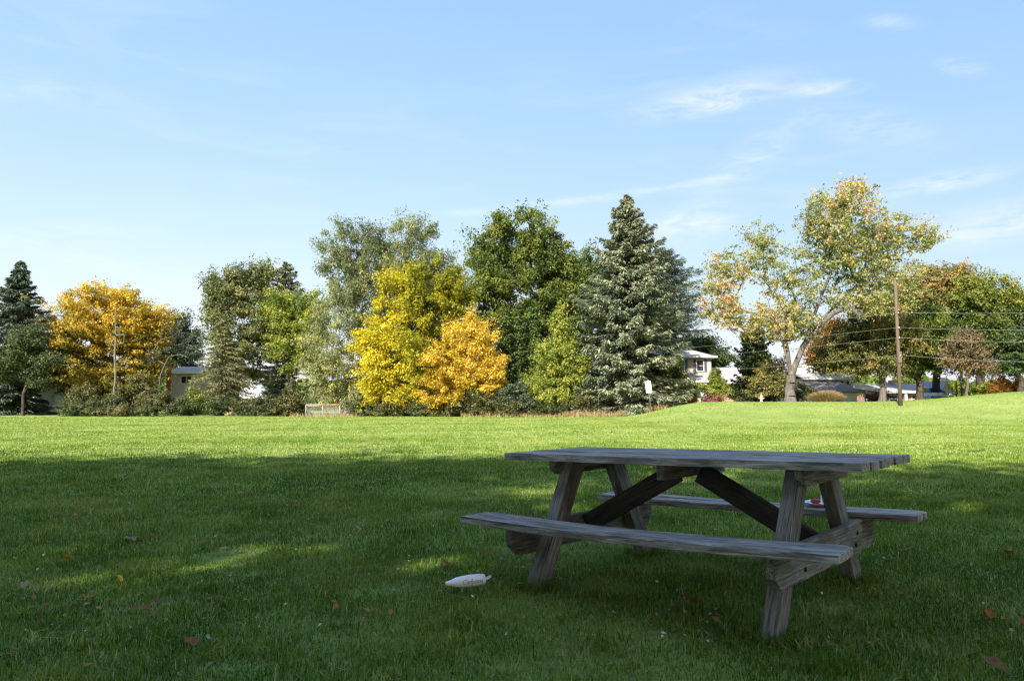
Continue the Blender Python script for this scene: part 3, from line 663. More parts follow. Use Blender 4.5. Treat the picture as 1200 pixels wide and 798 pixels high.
G_ = 'shrubs along the left and middle edge of the field'
for (px, d_, top, hw, mt, lab) in (
    (84, 79, 466, 14, 'shrub', 'low dark shrub below the far-left white house corner'),
    (100, 80, 446, 24, 'shrubolive', 'olive shrub left of the dead grey snag'),
    (92, 77.5, 470, 22, 'shrub', 'dark spreading shrub in front of the olive shrub left of the snag'),
    (128, 78, 462, 20, 'shrub', 'dark shrub at the foot of the dead grey snag'),
    (158, 80, 440, 24, 'shrubolive', 'tall brownish shrub right of the dead grey snag'),
    (140, 76.8, 474, 18, 'shrubolive', 'pale olive low shrub below the dead grey snag'),
    (183, 78, 452, 20, 'shrubolive', 'brownish shrub under the leafless leaning tree'),
    (170, 77, 474, 14, 'shrub', 'small dark shrub between the two brownish shrubs'),
    (212, 77, 466, 20, 'shrub', 'dark shrub below the pale grey house window'),
    (225, 78.5, 458, 15, 'lime', 'yellow-green shrub below the pale grey house window'),
    (262, 77, 462, 24, 'shrub', 'dark shrub at the foot of the drooping olive spruce'),
    (300, 77, 464, 24, 'shrub', 'dark shrub below the shaded house wall'),
    (332, 77, 452, 17, 'shrubolive', 'upright olive shrub left of the net goal'),
    (345, 78.2, 466, 18, 'shrub', 'dark shrub right behind the left post of the net goal'),
    (425, 77, 462, 22, 'shrub', 'dark round shrub right of the net goal under the willow'),
    (455, 75, 470, 22, 'shrubolive', 'olive shrub under the yellow-green tree'),
    (500, 73.5, 470, 24, 'shrub', 'dark shrub between the yellow-green and amber trees'),
    (540, 72.5, 468, 24, 'shrubolive', 'olive spreading shrub under the amber tree'),
    (572, 73, 455, 22, 'shrubolive', 'tall olive shrub at the right foot of the amber tree'),
    (603, 73, 440, 22, 'bluegreen', 'grey-green tall shrub in front of the arborvitae'),
    (600, 72, 472, 24, 'shrubolive', 'low olive shrub below the grey-green tall shrub'),
    (640, 72.4, 470, 22, 'shrub', 'dark low shrub under the loose lime green young tree'),
    (678, 73, 464, 22, 'shrubolive', 'olive shrub left of the blue spruce foot')):
    shrub('shrub', lab, d_, px, top, hw, G[mt], group=G_)
G2 = 'garden shrubs before the houses'
for (px, d_, top, hw, mt, lab) in (
    (866, 78, 458, 12, 'shrub', 'clipped dark shrub right of the slim light green tree'),
    (884, 77, 459, 11, 'shrub', 'dark shrub left of the faded pink hydrant'),
    (902, 76, 460, 9, 'shrub', 'dark round shrub right of the faded pink hydrant'),
    (806, 79, 463, 8, 'shrubred', 'reddish shrub left of the white porch post'),
    (836, 76.5, 464, 10, 'shrubred', 'reddish shrub below the slim light green tree'),
    (941, 74, 448, 13, 'shrub', 'dark green shrub right of the maple trunk'),
    (1029, 80, 459, 13, 'shrubred', 'red-leaved shrub in front of the white carport'),
    (1170, 78, 440, 14, 'rust', 'orange shrub below the dark trees at right'),
    (1152, 79, 448, 14, 'lime', 'yellow-green shrub behind the dark twin trunk'),
    (1190, 79, 440, 14, 'rust', 'orange-yellow shrub at the right edge'),
    (1122, 84, 440, 15, 'lime', 'light green shrub behind the thin purple tree')):
    shrub('shrub', lab, d_, px, top, hw, G[mt], group=G2, size=.2, cr=.45)

# tan fountain grass by the maple
x0 = at(969, 471, 70); b0 = np.array([x0.x, 70, tz(x0.x, 70)])
n = 2600; a = rng.random(n) * 6.283; rr = rng.random(n) ** .6
px_ = np.cos(a) * rr * 1.15; py_ = np.sin(a) * rr * .8
hgt = 1.12 * (1 - .55 * rr ** 2.5) * rng.uniform(.55, 1.08, n)
P = np.stack([px_, py_, 0 * a], 1); out = np.stack([np.cos(a), np.sin(a), 0 * a], 1)
mid = P + out * (.25 * rr)[:, None] + np.stack([0 * a, 0 * a, hgt * .7], 1); tipp = P + out * (.75 * rr + .1)[:, None] + np.stack([0 * a, 0 * a, hgt], 1)
sd = rng.normal(size=(n, 3)) * np.array([1, 1, 0]); sd = sd / np.linalg.norm(sd, axis=1, keepdims=True) * .022
Vg = np.stack([P - sd, P + sd, mid + sd, mid - sd, tipp], 1).reshape(-1, 3)
Lg = (np.array([[0, 1, 2, 3, 3, 2, 4]]) + (np.arange(n) * 5)[:, None]).ravel()
o = obj('fountain_grass', mesh_np('fountain_grass', Vg, Lg, np.tile([4, 3], n), M['straw'], {'tint': np.repeat(np.clip(.5 + rng.normal(size=n) * .16, 0, .85), 5)}), loc=b0)
tag(o, 'tan fountain grass clump right of the big maple trunk', 'ornamental grass')

# far wood closing the gaps between the gardens
nP = 34000
pxw = rng.uniform(-260, 1460, nP); dw = rng.uniform(150, 175, nP); topw = 444 + 6 * snoise(pxw, 0 * pxw, .012, 31) + 4 * snoise(pxw, 0 * pxw, .05, 33)
xw = (pxw - 600) / F * dw; zt = CAMH + (475.5 - topw) / F * dw; zb = terr(xw, dw); zw = zb + (zt - zb) * rng.random(nP) ** .7
Vf = cards(np.stack([xw, dw, zw], 1), rng.normal(size=(nP, 3)) + np.array([-.4, -.5, .6]), rng.uniform(.7, 1.5, nP), .7)
tag(obj('far_wood', card_mesh('far_wood', Vf, np.clip(.45 + rng.normal(size=nP) * .2, 0, 1), G['oak'])), 'low far-off wood behind the houses', 'wood', kind='stuff')

# the grove behind the viewer whose shade falls over the foreground


def grove_tree(label, tip_x, tip_y, Ht, rad, zlow, nc=150):
    """a tall oak whose top throws its shade to tip_x, tip_y on the lawn"""
    t = Ht / sv[2]; x_, y_ = tip_x + sv[0] * t, tip_y + sv[1] * t
    zc = (Ht + zlow) / 2; v = rng.normal(size=(nc, 3)); v /= np.linalg.norm(v, axis=1, keepdims=True)
    pts = np.array([x_, y_, zc]) + v * (rng.random(nc) ** (1 / 2.6))[:, None] * np.array([rad, rad, (Ht - zlow) / 2])
    leafy('oak_tree', label, 'tree', y_, 0, None, G['oak'], nc=nc, per=64, size=.62, cr=1.6, r0=.5, pts=pts, base=(x_, y_), group='oaks shading the foreground', holes=HOLES)
HOLES = [(np.array(p), r) for p, r in (((-2.8, 4.5, 0), .75), ((-2.2, 5.2, 0), .75), ((-1.7, 5.8, 0), .6), ((-3.0, 5.7, 0), .7), ((-3.6, 5.0, 0), .8), ((-.5, 5.3, 0), .5), ((-1.2, 5.5, 0), .5), ((-4.2, 6.2, 0), .6), ((.3, 9.2, 0), .45), ((-.9, 8.6, 0), .4), ((-5.5, 9.0, 0), .5), ((6.5, 9.2, 0), .5), ((4.6, 8.0, 0), .4), ((3.6, 4.6, 0), .35))]
GROVE = [(-21, 13.4, 19, 5.5, 5), (-15.2, 13.7, 19, 5.5, 6), (-9.6, 13.3, 19.5, 5.5, 5), (-4, 13.9, 19, 5.5, 6), (1.4, 13.6, 19, 5.5, 6), (6.2, 11.4, 18, 5.0, 5), (11, 10.2, 18, 5.0, 5), (16, 10.2, 18, 5.0, 5), (21, 10, 18, 5.5, 5)]
for g in GROVE: grove_tree('tall leafy oak of the grove behind the viewer', *g)
# ------------------------------------------------------------------ houses
class HP:
    """pixel to local coordinates for a house whose front stands d metres ahead"""
    def __init__(s, d, px0): s.d = d; v = at(px0, 476, d); s.x0 = v.x; s.z0 = tz(v.x, d)
    def X(s, px): return at(px, 450, s.d).x - s.x0
    def Z(s, py): return at(600, py, s.d).z - s.z0
    def loc(s): return (s.x0, s.d, s.z0)

def gable_x(mb, x0, x1, y0, y1, ze, zr, ov=.35, th=.14):
    """roof with its ridge along x: two slabs"""
    ym = (y0 + y1) / 2; sl = (zr - ze) / (ym - y0); zo = ze - sl * ov
    mb.poly([(x0 - ov, y0 - ov, zo), (x0 - ov, ym, zr), (x0 - ov, ym, zr + th), (x0 - ov, y0 - ov, zo + th)], (x1 - x0 + 2 * ov, 0, 0))
    mb.poly([(x0 - ov, ym + .003, zr), (x0 - ov, y1 + ov, zo), (x0 - ov, y1 + ov, zo + th), (x0 - ov, ym + .003, zr + th)], (x1 - x0 + 2 * ov, 0, 0))

def gable_y(mb, x0, x1, y0, y1, ze, zr, ov=.35, th=.14):
    xm = (x0 + x1) / 2; sl = (zr - ze) / (xm - x0); zo = ze - sl * ov
    mb.poly([(x0 - ov, y0 - ov, zo), (xm, y0 - ov, zr), (xm, y0 - ov, zr + th), (x0 - ov, y0 - ov, zo + th)], (0, y1 - y0 + 2 * ov, 0))
    mb.poly([(xm + .003, y0 - ov, zr), (x1 + ov, y0 - ov, zo), (x1 + ov, y0 - ov, zo + th), (xm + .003, y0 - ov, zr + th)], (0, y1 - y0 + 2 * ov, 0))

def window(parent, x0, x1, z0, z1, y, mat=None, bars=True):
    f = MB(); t = .09
    f.box(x0 - t, x1 + t, y - .06, y - .004, z1, z1 + t); f.box(x0 - t, x1 + t, y - .09, y - .004, z0 - t, z0)
    f.box(x0 - t, x0, y - .06, y - .004, z0, z1); f.box(x1, x1 + t, y - .06, y - .004, z0, z1)
    if bars:
        zm = (z0 + z1) / 2; f.box(x0, x1, y - .045, y - .01, zm - .03, zm + .03)
    w = f.build('window', mat or M['white_trim'], parent)
    MB().box(x0, x1, y - .03, y - .012, z0, z1).build('pane', M['glass'], w)
    return w

# taupe two-storey house with a lower wing
h = HP(87, 815); X, Z = h.X, h.Z
root = empty('house', h.loc(), 'taupe two-storey house with slate shutters and a lower tan wing', 'house')
x0, x1 = X(752), X(834); ze = Z(417.5); zr = Z(404)
MB().box(x0, x1, 0, 8, -1, ze).build('wall', M['siding_tan'], root)
mb = MB(); ov = .55; zo = ze - .05
A_ = [(x0 - ov, -ov, zo), (x1 + ov, -ov, zo), (x1 + ov, 8 + ov, zo), (x0 - ov, 8 + ov, zo)]; rx0, rx1 = x0 + 3, X(809)
rf = MB(); v = [rf.bm.verts.new(p) for p in A_]; r_ = [rf.bm.verts.new((rx0, 4, zr)), rf.bm.verts.new((rx1, 4, zr))]
for f in ((v[0], v[1], r_[1], r_[0]), (v[1], v[2], r_[1]), (v[2], v[3], r_[0], r_[1]), (v[3], v[0], r_[0]), (v[3], v[2], v[1], v[0])): rf.bm.faces.new(f)
rfo = rf.build('roof', M['shingle_grey'], root)
mb.bm.free()
MB().box(x0 - ov, x1 + ov, -ov - .06, -ov - .003, zo - .14, zo + .04).box(x1 + ov + .003, x1 + ov + .06, -ov - .06, 8 + ov, zo - .14, zo + .04).build('fascia', M['white_trim'], rfo)
window(root, X(817), X(824.6), Z(434.5), Z(422.5), 0)
MB().box(X(813), X(816), -.07, -.004, Z(435.5), Z(421.5)).build('shutter', M['shutter'], root)
MB().box(X(825.8), X(828.6), -.07, -.004, Z(435.5), Z(421.5)).build('shutter', M['shutter'], root)
window(root, X(797), X(802), Z(434.5), Z(422.5), 0)
MB().box(X(803.2), X(806), -.07, -.004, Z(435.5), Z(421.5)).build('shutter', M['shutter'], root)
pr = MB().poly([(X(806), -2.2, Z(446.5)), (X(806), -.003, Z(439)), (X(806), -.003, Z(440.4)), (X(806), -2.2, Z(448))], (X(832) - X(806), 0, 0)).build('porch_roof', M['shingle_grey'], root)
MB().box(X(806), X(832), -2.28, -2.203, Z(448.8), Z(446)).build('fascia', M['white_trim'], pr)
for px in (817.5, 821.5): MB().box(X(px) - .13, X(px) + .13, -2.1, -1.84, -.6, Z(448)).build('porch_post', M['white_trim'], root)
MB().box(X(812.5), X(816), -.06, -.004, -.3, Z(452)).build('door', M['door_red'], root)
wx0, wx1 = x1 + .003, X(868); wz = Z(447)
MB().box(wx0, wx1, -1, 7, -1, wz).build('wing_wall', M['tan_wall'], root)
mb = MB(); gable_x(mb, wx0 + .4, wx1, -1, 7, wz + .02, Z(430.5), .4); mb.build('wing_roof', M['shingle_grey'], root)
MB().box(wx0, wx1 + .4, -1.5, -1.44, wz - .30, wz - .12).build('gutter', M['white_trim'], root)

# white house right of the maple trunk
h = HP(86, 965); X, Z = h.X, h.Z
root = empty('house', h.loc(), 'low white house with a white chimney, right of the big maple trunk', 'house')
MB().box(X(944), X(996), 0, 9, -1, Z(443)).build('wall', M['siding_white'], root)
mb = MB(); gable_x(mb, X(944), X(996), 0, 9, Z(443), Z(432.5), .5); rfo = mb.build('roof', M['shingle_grey'], root)
MB().box(X(944) - .5, X(996) + .5, -.62, -.53, Z(445), Z(442.6)).build('fascia', M['white_trim'], rfo)
mb = MB().poly([(X(948), 4.3, Z(436)), (X(966), 4.3, Z(427.8)), (X(985), 4.3, Z(436))], (0, 4, 0)); mb.build('gable', M['siding_white'], root)
mb = MB(); gable_y(mb, X(948), X(985), 4.3, 8.3, Z(436), Z(427.5), .35); mb.build('gable_roof', M['white_trim'], root)
MB().box(X(945.5), X(950), 1.2, 2.4, Z(441), Z(428.5)).box(X(945), X(950.5), 1.05, 2.55, Z(428.4), Z(427.2)).build('chimney', M['white_trim'], root)
for a_, b_ in ((984.5, 988), (992, 995)): window(root, X(a_), X(b_), Z(456), Z(446.5), 0)
mb = MB().box(X(906), X(980), -5, -.003, -1, Z(459)); mb.build('garage_wall', M['siding_white'], root)
MB().poly([(X(900), -5.6, Z(461.2)), (X(900), -.006, Z(447.5)), (X(900), -.006, Z(446)), (X(900), -5.6, Z(459.7))], (X(982) - X(900), 0, 0)).build('garage_roof', M['shingle_brown'], root)
MB().box(X(908), X(922), -5.07, -5.004, -.5, Z(462.5)).build('garage_door', M['white_trim'], root)

# carport with a white flat fascia
h = HP(88, 1016); X, Z = h.X, h.Z
root = empty('carport', h.loc(), 'open white carport between the white house and the bronze-green tree', 'carport')
mb = MB().poly([(X(999), 0, Z(455)), (X(1034), 0, Z(459.5)), (X(1034), 0, Z(456.5)), (X(1012), 0, Z(449.5)), (X(999), 0, Z(448))], (0, 7, 0)); mb.build('roof', M['white_trim'], root)
for px in (1000, 1016.5, 1032): MB().box(X(px) - .13, X(px) + .13, .25, .51, -1, Z(456 + (px - 1000) * .1)).build('post', M['white_trim'], root)
MB().box(X(1001), X(1012), 5.5, 6.2, -1, Z(459)).build('back_wall', M['car_dark'], root)

# brick house behind the trees at right
h = HP(93, 1075); X, Z = h.X, h.Z
root = empty('house', h.loc(), 'pink brick house with white posts and a blue-grey gable behind the forked tree', 'house')
MB().box(X(1036), X(1112), 0, 9, -1, Z(459)).build('wall', M['pink_brick'], root)
mb = MB(); gable_x(mb, X(1036), X(1112), 0, 9, Z(459), Z(450), .7); rfo = mb.build('roof', M['shingle_grey'], root)
MB().box(X(1036) - .7, X(1112) + .7, -.82, -.73, Z(461), Z(458)).build('fascia', M['white_trim'], rfo)
MB().box(X(1062.5), X(1066.5), 3.5, 4.6, Z(455), Z(444.5)).build('chimney', M['pink_brick'], root)
for px in (1058, 1088, 1098): MB().box(X(px) - .16, X(px) + .16, -.7, -.4, -1, Z(461)).build('porch_post', M['white_trim'], root)
window(root, X(1042), X(1050), -.1, Z(463), 0); window(root, X(1068), X(1076), -.1, Z(463), 0)
mb = MB().poly([(X(1099), -1, Z(460)), (X(1099), -1, Z(456)), (X(1106), -1, Z(446)), (X(1113), -1, Z(456)), (X(1113), -1, Z(460))], (0, 6, 0)); mb.build('gable', M['siding_blue'], root)

# far-left white house
h = HP(93, 40); X, Z = h.X, h.Z
root = empty('house', h.loc(), 'white sided house with a brick ground floor at the far left', 'house')
MB().box(X(-60), X(53), 0, 9, Z(474), Z(459)).build('wall', M['siding_white'], root)
MB().box(X(-60) + .05, X(53) - .05, .1, 9, -1, Z(474) - .003).build('brick_base', M['tan_wall'], root)
mb = MB(); gable_x(mb, X(-60), X(53), 0, 9, Z(459), Z(447.5), .6); mb.build('roof', M['shingle_grey'], root)
MB().box(X(53) + .003, X(76), -2, 8, -1, Z(463)).build('wing_wall', M['siding_white'], root)
MB().poly([(X(53) + .003, -2, Z(463) + .003), (X(76), -2, Z(463) + .003), (X(76), -2, Z(452)), (X(70), -2, Z(450))], (0, 10, 0)).build('wing_gable', M['siding_white'], root)
MB().poly([(X(50), -2.5, Z(463.5)), (X(72), -2.5, Z(449.3)), (X(72), -2.5, Z(447.3)), (X(50), -2.5, Z(461.5))], (0, 11, 0)).build('wing_roof', M['shingle_brown'], root)
MB().box(X(74), X(79), 1, 2.2, Z(455), Z(440)).build('chimney', M['red_brick'], root)
for a_ in (28, 38, 46): window(root, X(a_), X(a_ + 5), Z(482), Z(477.5), .1, bars=False)

# pale grey house at left centre
h = HP(97, 255); X, Z = h.X, h.Z
root = empty('house', h.loc(), 'long pale grey sided house with a red chimney behind the left shrubs', 'house')
MB().box(X(201), X(321), 0, 8, Z(466), Z(436)).build('wall', M['siding_lilac'], root)
MB().box(X(203), X(319), .8, 8, -.5, Z(466) - .003).build('lower_wall', M['tan_wall'], root)
mb = MB(); gable_x(mb, X(201), X(321), 0, 8, Z(436), Z(429), .5); rfo = mb.build('roof', M['shingle_grey'], root)
MB().box(X(201) - .5, X(321) + .5, -.62, -.53, Z(438), Z(435.6)).build('fascia', M['white_trim'], rfo)
MB().box(X(198.5), X(203), -.9, -.63, Z(474), Z(426)).build('chimney', M['red_brick'], root)
window(root, X(212.5), X(218), Z(449), Z(441), 0, bars=False); window(root, X(219.2), X(224), Z(449), Z(441), 0, bars=False)
MB().box(X(203), X(319), -.08, -.004, Z(467), Z(464.8)).build('trim_board', M['white_trim'], root)

# ------------------------------------------------------------------ poles, wires, lamp
def pole(label, px, d, top_py, mat):
    b_ = at(px, 476, d); z0 = tz(b_.x, d); top = at(px, top_py, d).z
    root = empty('utility_pole', (b_.x, d, z0), label, 'utility pole', 'utility poles carrying the cables')
    MB().tube([(0, 0, -.3), (0, 0, (top - z0) * .5), (.0, 0, top - z0)], [.16, .135, .105], 12).build('shaft', mat, root, smooth=True)
    for zz in (.06, 2.81, 4.0, 4.81, 6.2):
        z_ = top - z0 - zz; MB().tube([(0, -.13, z_ - .06), (0, -.20, z_ - .06), (0, -.27, z_ - .05), (0, -.27, z_ + .07)], [.03, .03, .05, .04], 8).build('insulator', M['metal_grey'], root)
    MB().box(-.16, .16, -.22, -.15, top - z0 - 6.8, top - z0 - 5.9).build('cable_box', M['pole_wood'], root)
    return Vector((b_.x, d, top))
pR = pole('wooden utility pole outside the right edge, carrying on the same cables', 1560, 52, 300, M['pole_wood'])
pM = pole('reddish brown wooden utility pole standing on the grass bank', 1055.5, 60.5, 326, M['pole_wood'])
pH = pole('utility pole hidden among the trees behind the amber tree', 566, 100, 382, M['pole_wood'])
for k, (zz, lab) in enumerate(((.06, 'topmost thin cable on the utility poles'), (2.81, 'second cable from the top of the utility poles'), (4.0, 'third cable from the top of the utility poles'), (4.81, 'fourth cable from the top of the utility poles'), (6.2, 'lowest cable on the utility poles'))):
    mb = MB()
    for A_, B_ in ((pR, pM), (pM, pH)):
        p0 = A_ - Vector((0, .27, zz)); p1 = B_ - Vector((0, .27, zz * (1 if A_ is pR else 1))); sag = .35 + .12 * k
        mb.tube([p0.lerp(p1, s / 16) - Vector((0, 0, 4 * sag * (s / 16) * (1 - s / 16))) for s in range(17)], .0085 if k else .0065, 5)
    tag(mb.build('power_cable', M['wire'], None), lab, 'cable', 'cables on the utility poles')

b_ = at(1128, 476, 79); z0 = tz(b_.x, 79)
root = empty('street_lamp', (b_.x, 79, z0), 'street lamp on a slim post, its pale head in front of the orange-green oak', 'street lamp')
ht = at(1104, 384, 79).z - z0; ax = at(1104, 384, 79).x - b_.x
MB().tube([(0, 0, -.2), (0, 0, ht - .6)], [.11, .075], 10).build('post', M['bark_grey'], root, smooth=True)
MB().tube([(0, 0, ht - .62), (ax * .5, 0, ht + .06), (ax + .5, 0, ht + .05)], .035, 8).build('arm', M['metal_grey'], root, smooth=True)
MB().tube([(ax + .5, 0, ht + .02), (ax + .3, 0, ht), (ax - .4, 0, ht - .02), (ax - .62, 0, ht)], [.08, .2, .19, .06], 12).build('lamp_head', M['white_trim'], root, smooth=True)

# ------------------------------------------------------------------ net goal, sign, hydrant, car
c = at(378, 488, 74); z0 = tz(c.x, 74); w = at(396, 480, 74).x - at(356, 480, 74).x; ht = at(378, 474.2, 74).z - z0
root = empty('net_goal', (c.x, 74, z0), 'small net goal with a pale and orange crossbar under the willow boughs', 'goal')
x0, x1 = -w / 2, w / 2
MB().tube([(x0, 0, ht), (x1, 0, ht)], .05, 10).build('crossbar', M['cream_paint'], root, smooth=True)
for a_, b_ in ((.40, .54), (.74, .94)): MB().tube([(x0 + a_ * w, 0, ht), (x0 + b_ * w, 0, ht)], .056, 10).build('orange_band', M['orange_tape'], root, smooth=True)
for xx in (x0, 0, x1): MB().tube([(xx, 0, -.1), (xx, 0, ht - .05)], .04, 10).build('post', M['cream_paint'], root, smooth=True)
MB().tube([(x0, 0, ht), (x0, 1.0, .03), (x1, 1.0, .03), (x1, 0, ht)], .03, 8).build('back_frame', M['metal_grey'], root, smooth=True)
k = MB()
for s in range(1, 30):
    xx = x0 + w * s / 30; k.tube([(xx, .02, ht - .06), (xx, .55, ht * .47), (xx, .98, .04)], .017, 4)
for s in range(1, 13):
    t = s / 13; k.tube([(x0, t, ht * (1 - t)), (0, t + .03, ht * (1 - t) - .05), (x1, t, ht * (1 - t))], .010, 4)
k.build('net', M['net'], root)
k = MB()
for s in range(7): k.tube([(x0 + .1 + w * .3 * s / 6, -.02, ht - .04), (x0 + .1 + w * .3 * s / 6 + .2, -.03, ht - .16 - .03 * (s % 2))], .03, 6)
k.build('fallen_strap', M['cream_paint'], root)

c = at(763.5, 486, 69.5); z0 = tz(c.x, 69.5)
root = empty('sign', (c.x, 69.5, z0), 'small faded white rule sign on a thin leaning post before the blue spruce', 'sign')
top = at(759, 448, 69.5); tx_, tz_ = top.x - c.x, top.z - z0
MB().tube([(0, 0, -.2), (tx_, 0, tz_)], .042, 8).build('post', M['bark_pale'], root, smooth=True)
L_ = Matrix.Translation((tx_, -.07, tz_)) @ Matrix.Rotation(R(-7), 4, 'Y')
bd = MB().box(-.27, .27, -.014, .014, -.98, .12, L_).build('board', M['white_trim'], root, bevel=.004)
k = MB()
for zz in (-.1, -.2, -.42, -.52, -.62, -.74): k.box(-.2, .2 - .1 * ((zz * 100) % 3) / 3, -.019, -.0155, zz - .022, zz + .022, L_)
k.build('faded_print', M['pink_paint'], bd)

c = at(892.3, 470, 71); z0 = tz(c.x, 71)
root = empty('fire_hydrant', (c.x, 71, z0), 'faded pink fire hydrant in the grass left of the big maple', 'hydrant')
MB().tube([(0, 0, -.1), (0, 0, .06), (0, 0, .065), (0, 0, .48), (0, 0, .5), (0, 0, .54)], [.17, .17, .12, .12, .16, .16], 16).build('body', M['pink_paint'], root, smooth=True)
MB().tube([(0, 0, .541), (0, 0, .62), (0, 0, .68), (0, 0, .69), (0, 0, .75)], [.14, .12, .06, .03, .03], 16).build('bonnet', M['pink_paint'], root, smooth=True)
for s in (-1, 1): MB().tube([(s * .11, 0, .38), (s * .21, 0, .38), (s * .21, 0, .38), (s * .24, 0, .38)], [.06, .06, .075, .075], 10).build('side_nozzle', M['pink_paint'], root)
MB().tube([(0, -.11, .33), (0, -.22, .33), (0, -.25, .33)], [.08, .09, .09], 12).build('front_nozzle', M['pink_paint'], root)

c = at(1108, 470, 84); z0 = tz(c.x, 84) - .25
root = empty('parked_car', (c.x, 84, z0), 'parked car seen from the front with a dark bumper and a bonnet coloured pale for its reflection', 'car')
def loft(secs, name, mat, parent, cap=True):
    bm = bmesh.new(); rings = [[bm.verts.new(p) for p in s] for s in secs]; n = len(rings[0])
    for a_, b_ in zip(rings, rings[1:]):
        for k in range(n): bm.faces.new((a_[k], a_[(k + 1) % n], b_[(k + 1) % n], b_[k]))
    if cap: bm.faces.new(rings[0]); bm.faces.new(rings[-1])
    bmesh.ops.recalc_face_normals(bm, faces=bm.faces)
    me = bpy.data.meshes.new(name); bm.to_mesh(me); bm.free(); me.materials.append(mat); return obj(name, me, parent)
def sec(y, w, zb, zt): return [(-w * .96, y, zb), (-w, y, (zb + zt) * .5), (-w * .93, y, zt - .05), (-w * .8, y, zt), (w * .8, y, zt), (w * .93, y, zt - .05), (w, y, (zb + zt) * .5), (w * .96, y, zb)]
loft([sec(0, .86, .55, .80), sec(.25, .91, .45, .92), sec(1.2, .93, .3, 1.02), sec(3.8, .93, .3, 1.08), sec(4.5, .88, .45, 1.0)], 'body', M['car_sheen'], root)
loft([[(-.90, -.10, .25), (.90, -.10, .25), (.92, .35, .25), (-.92, .35, .25)], [(-.90, -.10, .54), (.90, -.10, .54), (.92, .35, .54), (-.92, .35, .54)]], 'bumper', M['car_dark'], root)
loft([sec(1.25, .86, 1.0, 1.05), sec(2.05, .72, 1.0, 1.55), sec(3.4, .70, 1.0, 1.55), sec(4.1, .82, 1.0, 1.1)], 'cabin', M['glass'], root)
loft([sec(2.06, .715, 1.53, 1.575), sec(3.4, .70, 1.53, 1.575)], 'roof_panel', M['car_sheen'], root)
MB().box(-.26, .26, -.125, -.103, .36, .50).build('number_plate', M['white_trim'], root)
for s in (-1, 1):
    MB().box(s * .68 - .17, s * .68 + .17, -.02, .1, .62, .76).build('headlight', M['white_trim'], root, bevel=.02)
    for yy in (.85, 3.6):
        wl = MB().tube([(s * .78, yy, .32), (s * .95, yy, .32)], .32, 20).build('wheel', M['dark_rubber'], root)
        MB().tube([(s * .951, yy, .32), (s * .96, yy, .32)], .19, 16).build('rim', M['metal_grey'], wl)
# ------------------------------------------------------------------ picnic table
TX, TY, TYAW, TILT = 1.0745, 4.54, -.689, .0155
TM = Matrix.Translation((TX, TY, 0)) @ Matrix.Rotation(TYAW, 4, 'Z') @ Matrix.Rotation(-TILT, 4, 'Y')
troot = empty('picnic_table', (TX, TY, 0), 'weathered grey wooden picnic table with two attached benches on the shaded lawn', 'picnic table')
troot.rotation_euler = (Matrix.Rotation(TYAW, 4, 'Z') @ Matrix.Rotation(-TILT, 4, 'Y')).to_euler()

class Boards:
    def __init__(s): s.V = []; s.F = []; s.Gr = []; s.n = 0
    def add(s, outline, th, M4, bev=.005, seg=10, warp=.0, sag=0.):
        """outline: polygon in the board's x,y (x along the grain); th: thickness along z"""
        bm = bmesh.new()
        a = [bm.verts.new((x, y, -th / 2)) for x, y in outline]; f = bm.faces.new(a)
        r = bmesh.ops.extrude_face_region(bm, geom=[f]); bmesh.ops.translate(bm, vec=(0, 0, th), verts=[v for v in r['geom'] if isinstance(v, bmesh.types.BMVert)])
        bmesh.ops.recalc_face_normals(bm, faces=bm.faces)
        bmesh.ops.bevel(bm, geom=bm.edges[:], offset=bev, segments=2, affect='EDGES', profile=.6)
        L = max(abs(x) for x, y in outline)
        if L > .5:
            for k in range(1, 2 * seg):
                xx = -L + L * k / seg
                bmesh.ops.bisect_plane(bm, geom=bm.verts[:] + bm.edges[:] + bm.faces[:], plane_co=(xx, 0, 0), plane_no=(1, 0, 0))
        o = Vector((random.uniform(-9, 9), random.uniform(-9, 9), random.uniform(-9, 9)))
        ph = [random.uniform(0, 6.28) for _ in range(4)]
        bm.verts.index_update()
        for v in bm.verts:
            s.Gr.append(tuple(v.co + o)); p = v.co.copy()
            if sag: p.z -= sag * (1 - (p.x / L) ** 2)
            if warp:
                p.z += warp * (math.sin(p.x * 2.1 + ph[0]) + .5 * math.sin(p.x * 5.3 + ph[1])); p.y += warp * .6 * math.sin(p.x * 3.7 + ph[2])
                p.y += .0012 * math.sin(p.x * 37 + ph[3]) + .0008 * math.sin(p.x * 83 + ph[1])
            s.V.append(tuple(M4 @ p))
        for f in bm.faces: s.F.append([v.index + s.n for v in f.verts])
        s.n += len(bm.verts); bm.free(); return s
    def build(s, name, mat, parent):
        me = bpy.data.meshes.new(name); me.from_pydata(s.V, [], s.F); me.update()
        me.attributes.new('grain', 'FLOAT_VECTOR', 'POINT').data.foreach_set('vector', np.array(s.Gr, np.float32).ravel())
        me.materials.append(mat); return obj(name, me, parent)

random.seed(4)
def rect(x0, x1, y0, y1): return [(x0, y0), (x1, y0), (x1, y1), (x0, y1)]
T = Matrix.Translation
# table top: six boards, ends a little uneven
bt = Boards(); bw = .1440; gap = .0055; W = 6 * bw + 5 * gap
for k in range(6):
    yc = -W / 2 + bw / 2 + k * (bw + gap); e0, e1 = random.uniform(-.008, .008), random.uniform(-.014, .014)
    bt.add(rect(-1.073 + e0, 1.073 + e1, -bw / 2, bw / 2), .042, T((0, yc, .739 + random.uniform(-.002, .002))), .0035, 10, .0014)
bt.build('tabletop', M['wood_top'], troot)
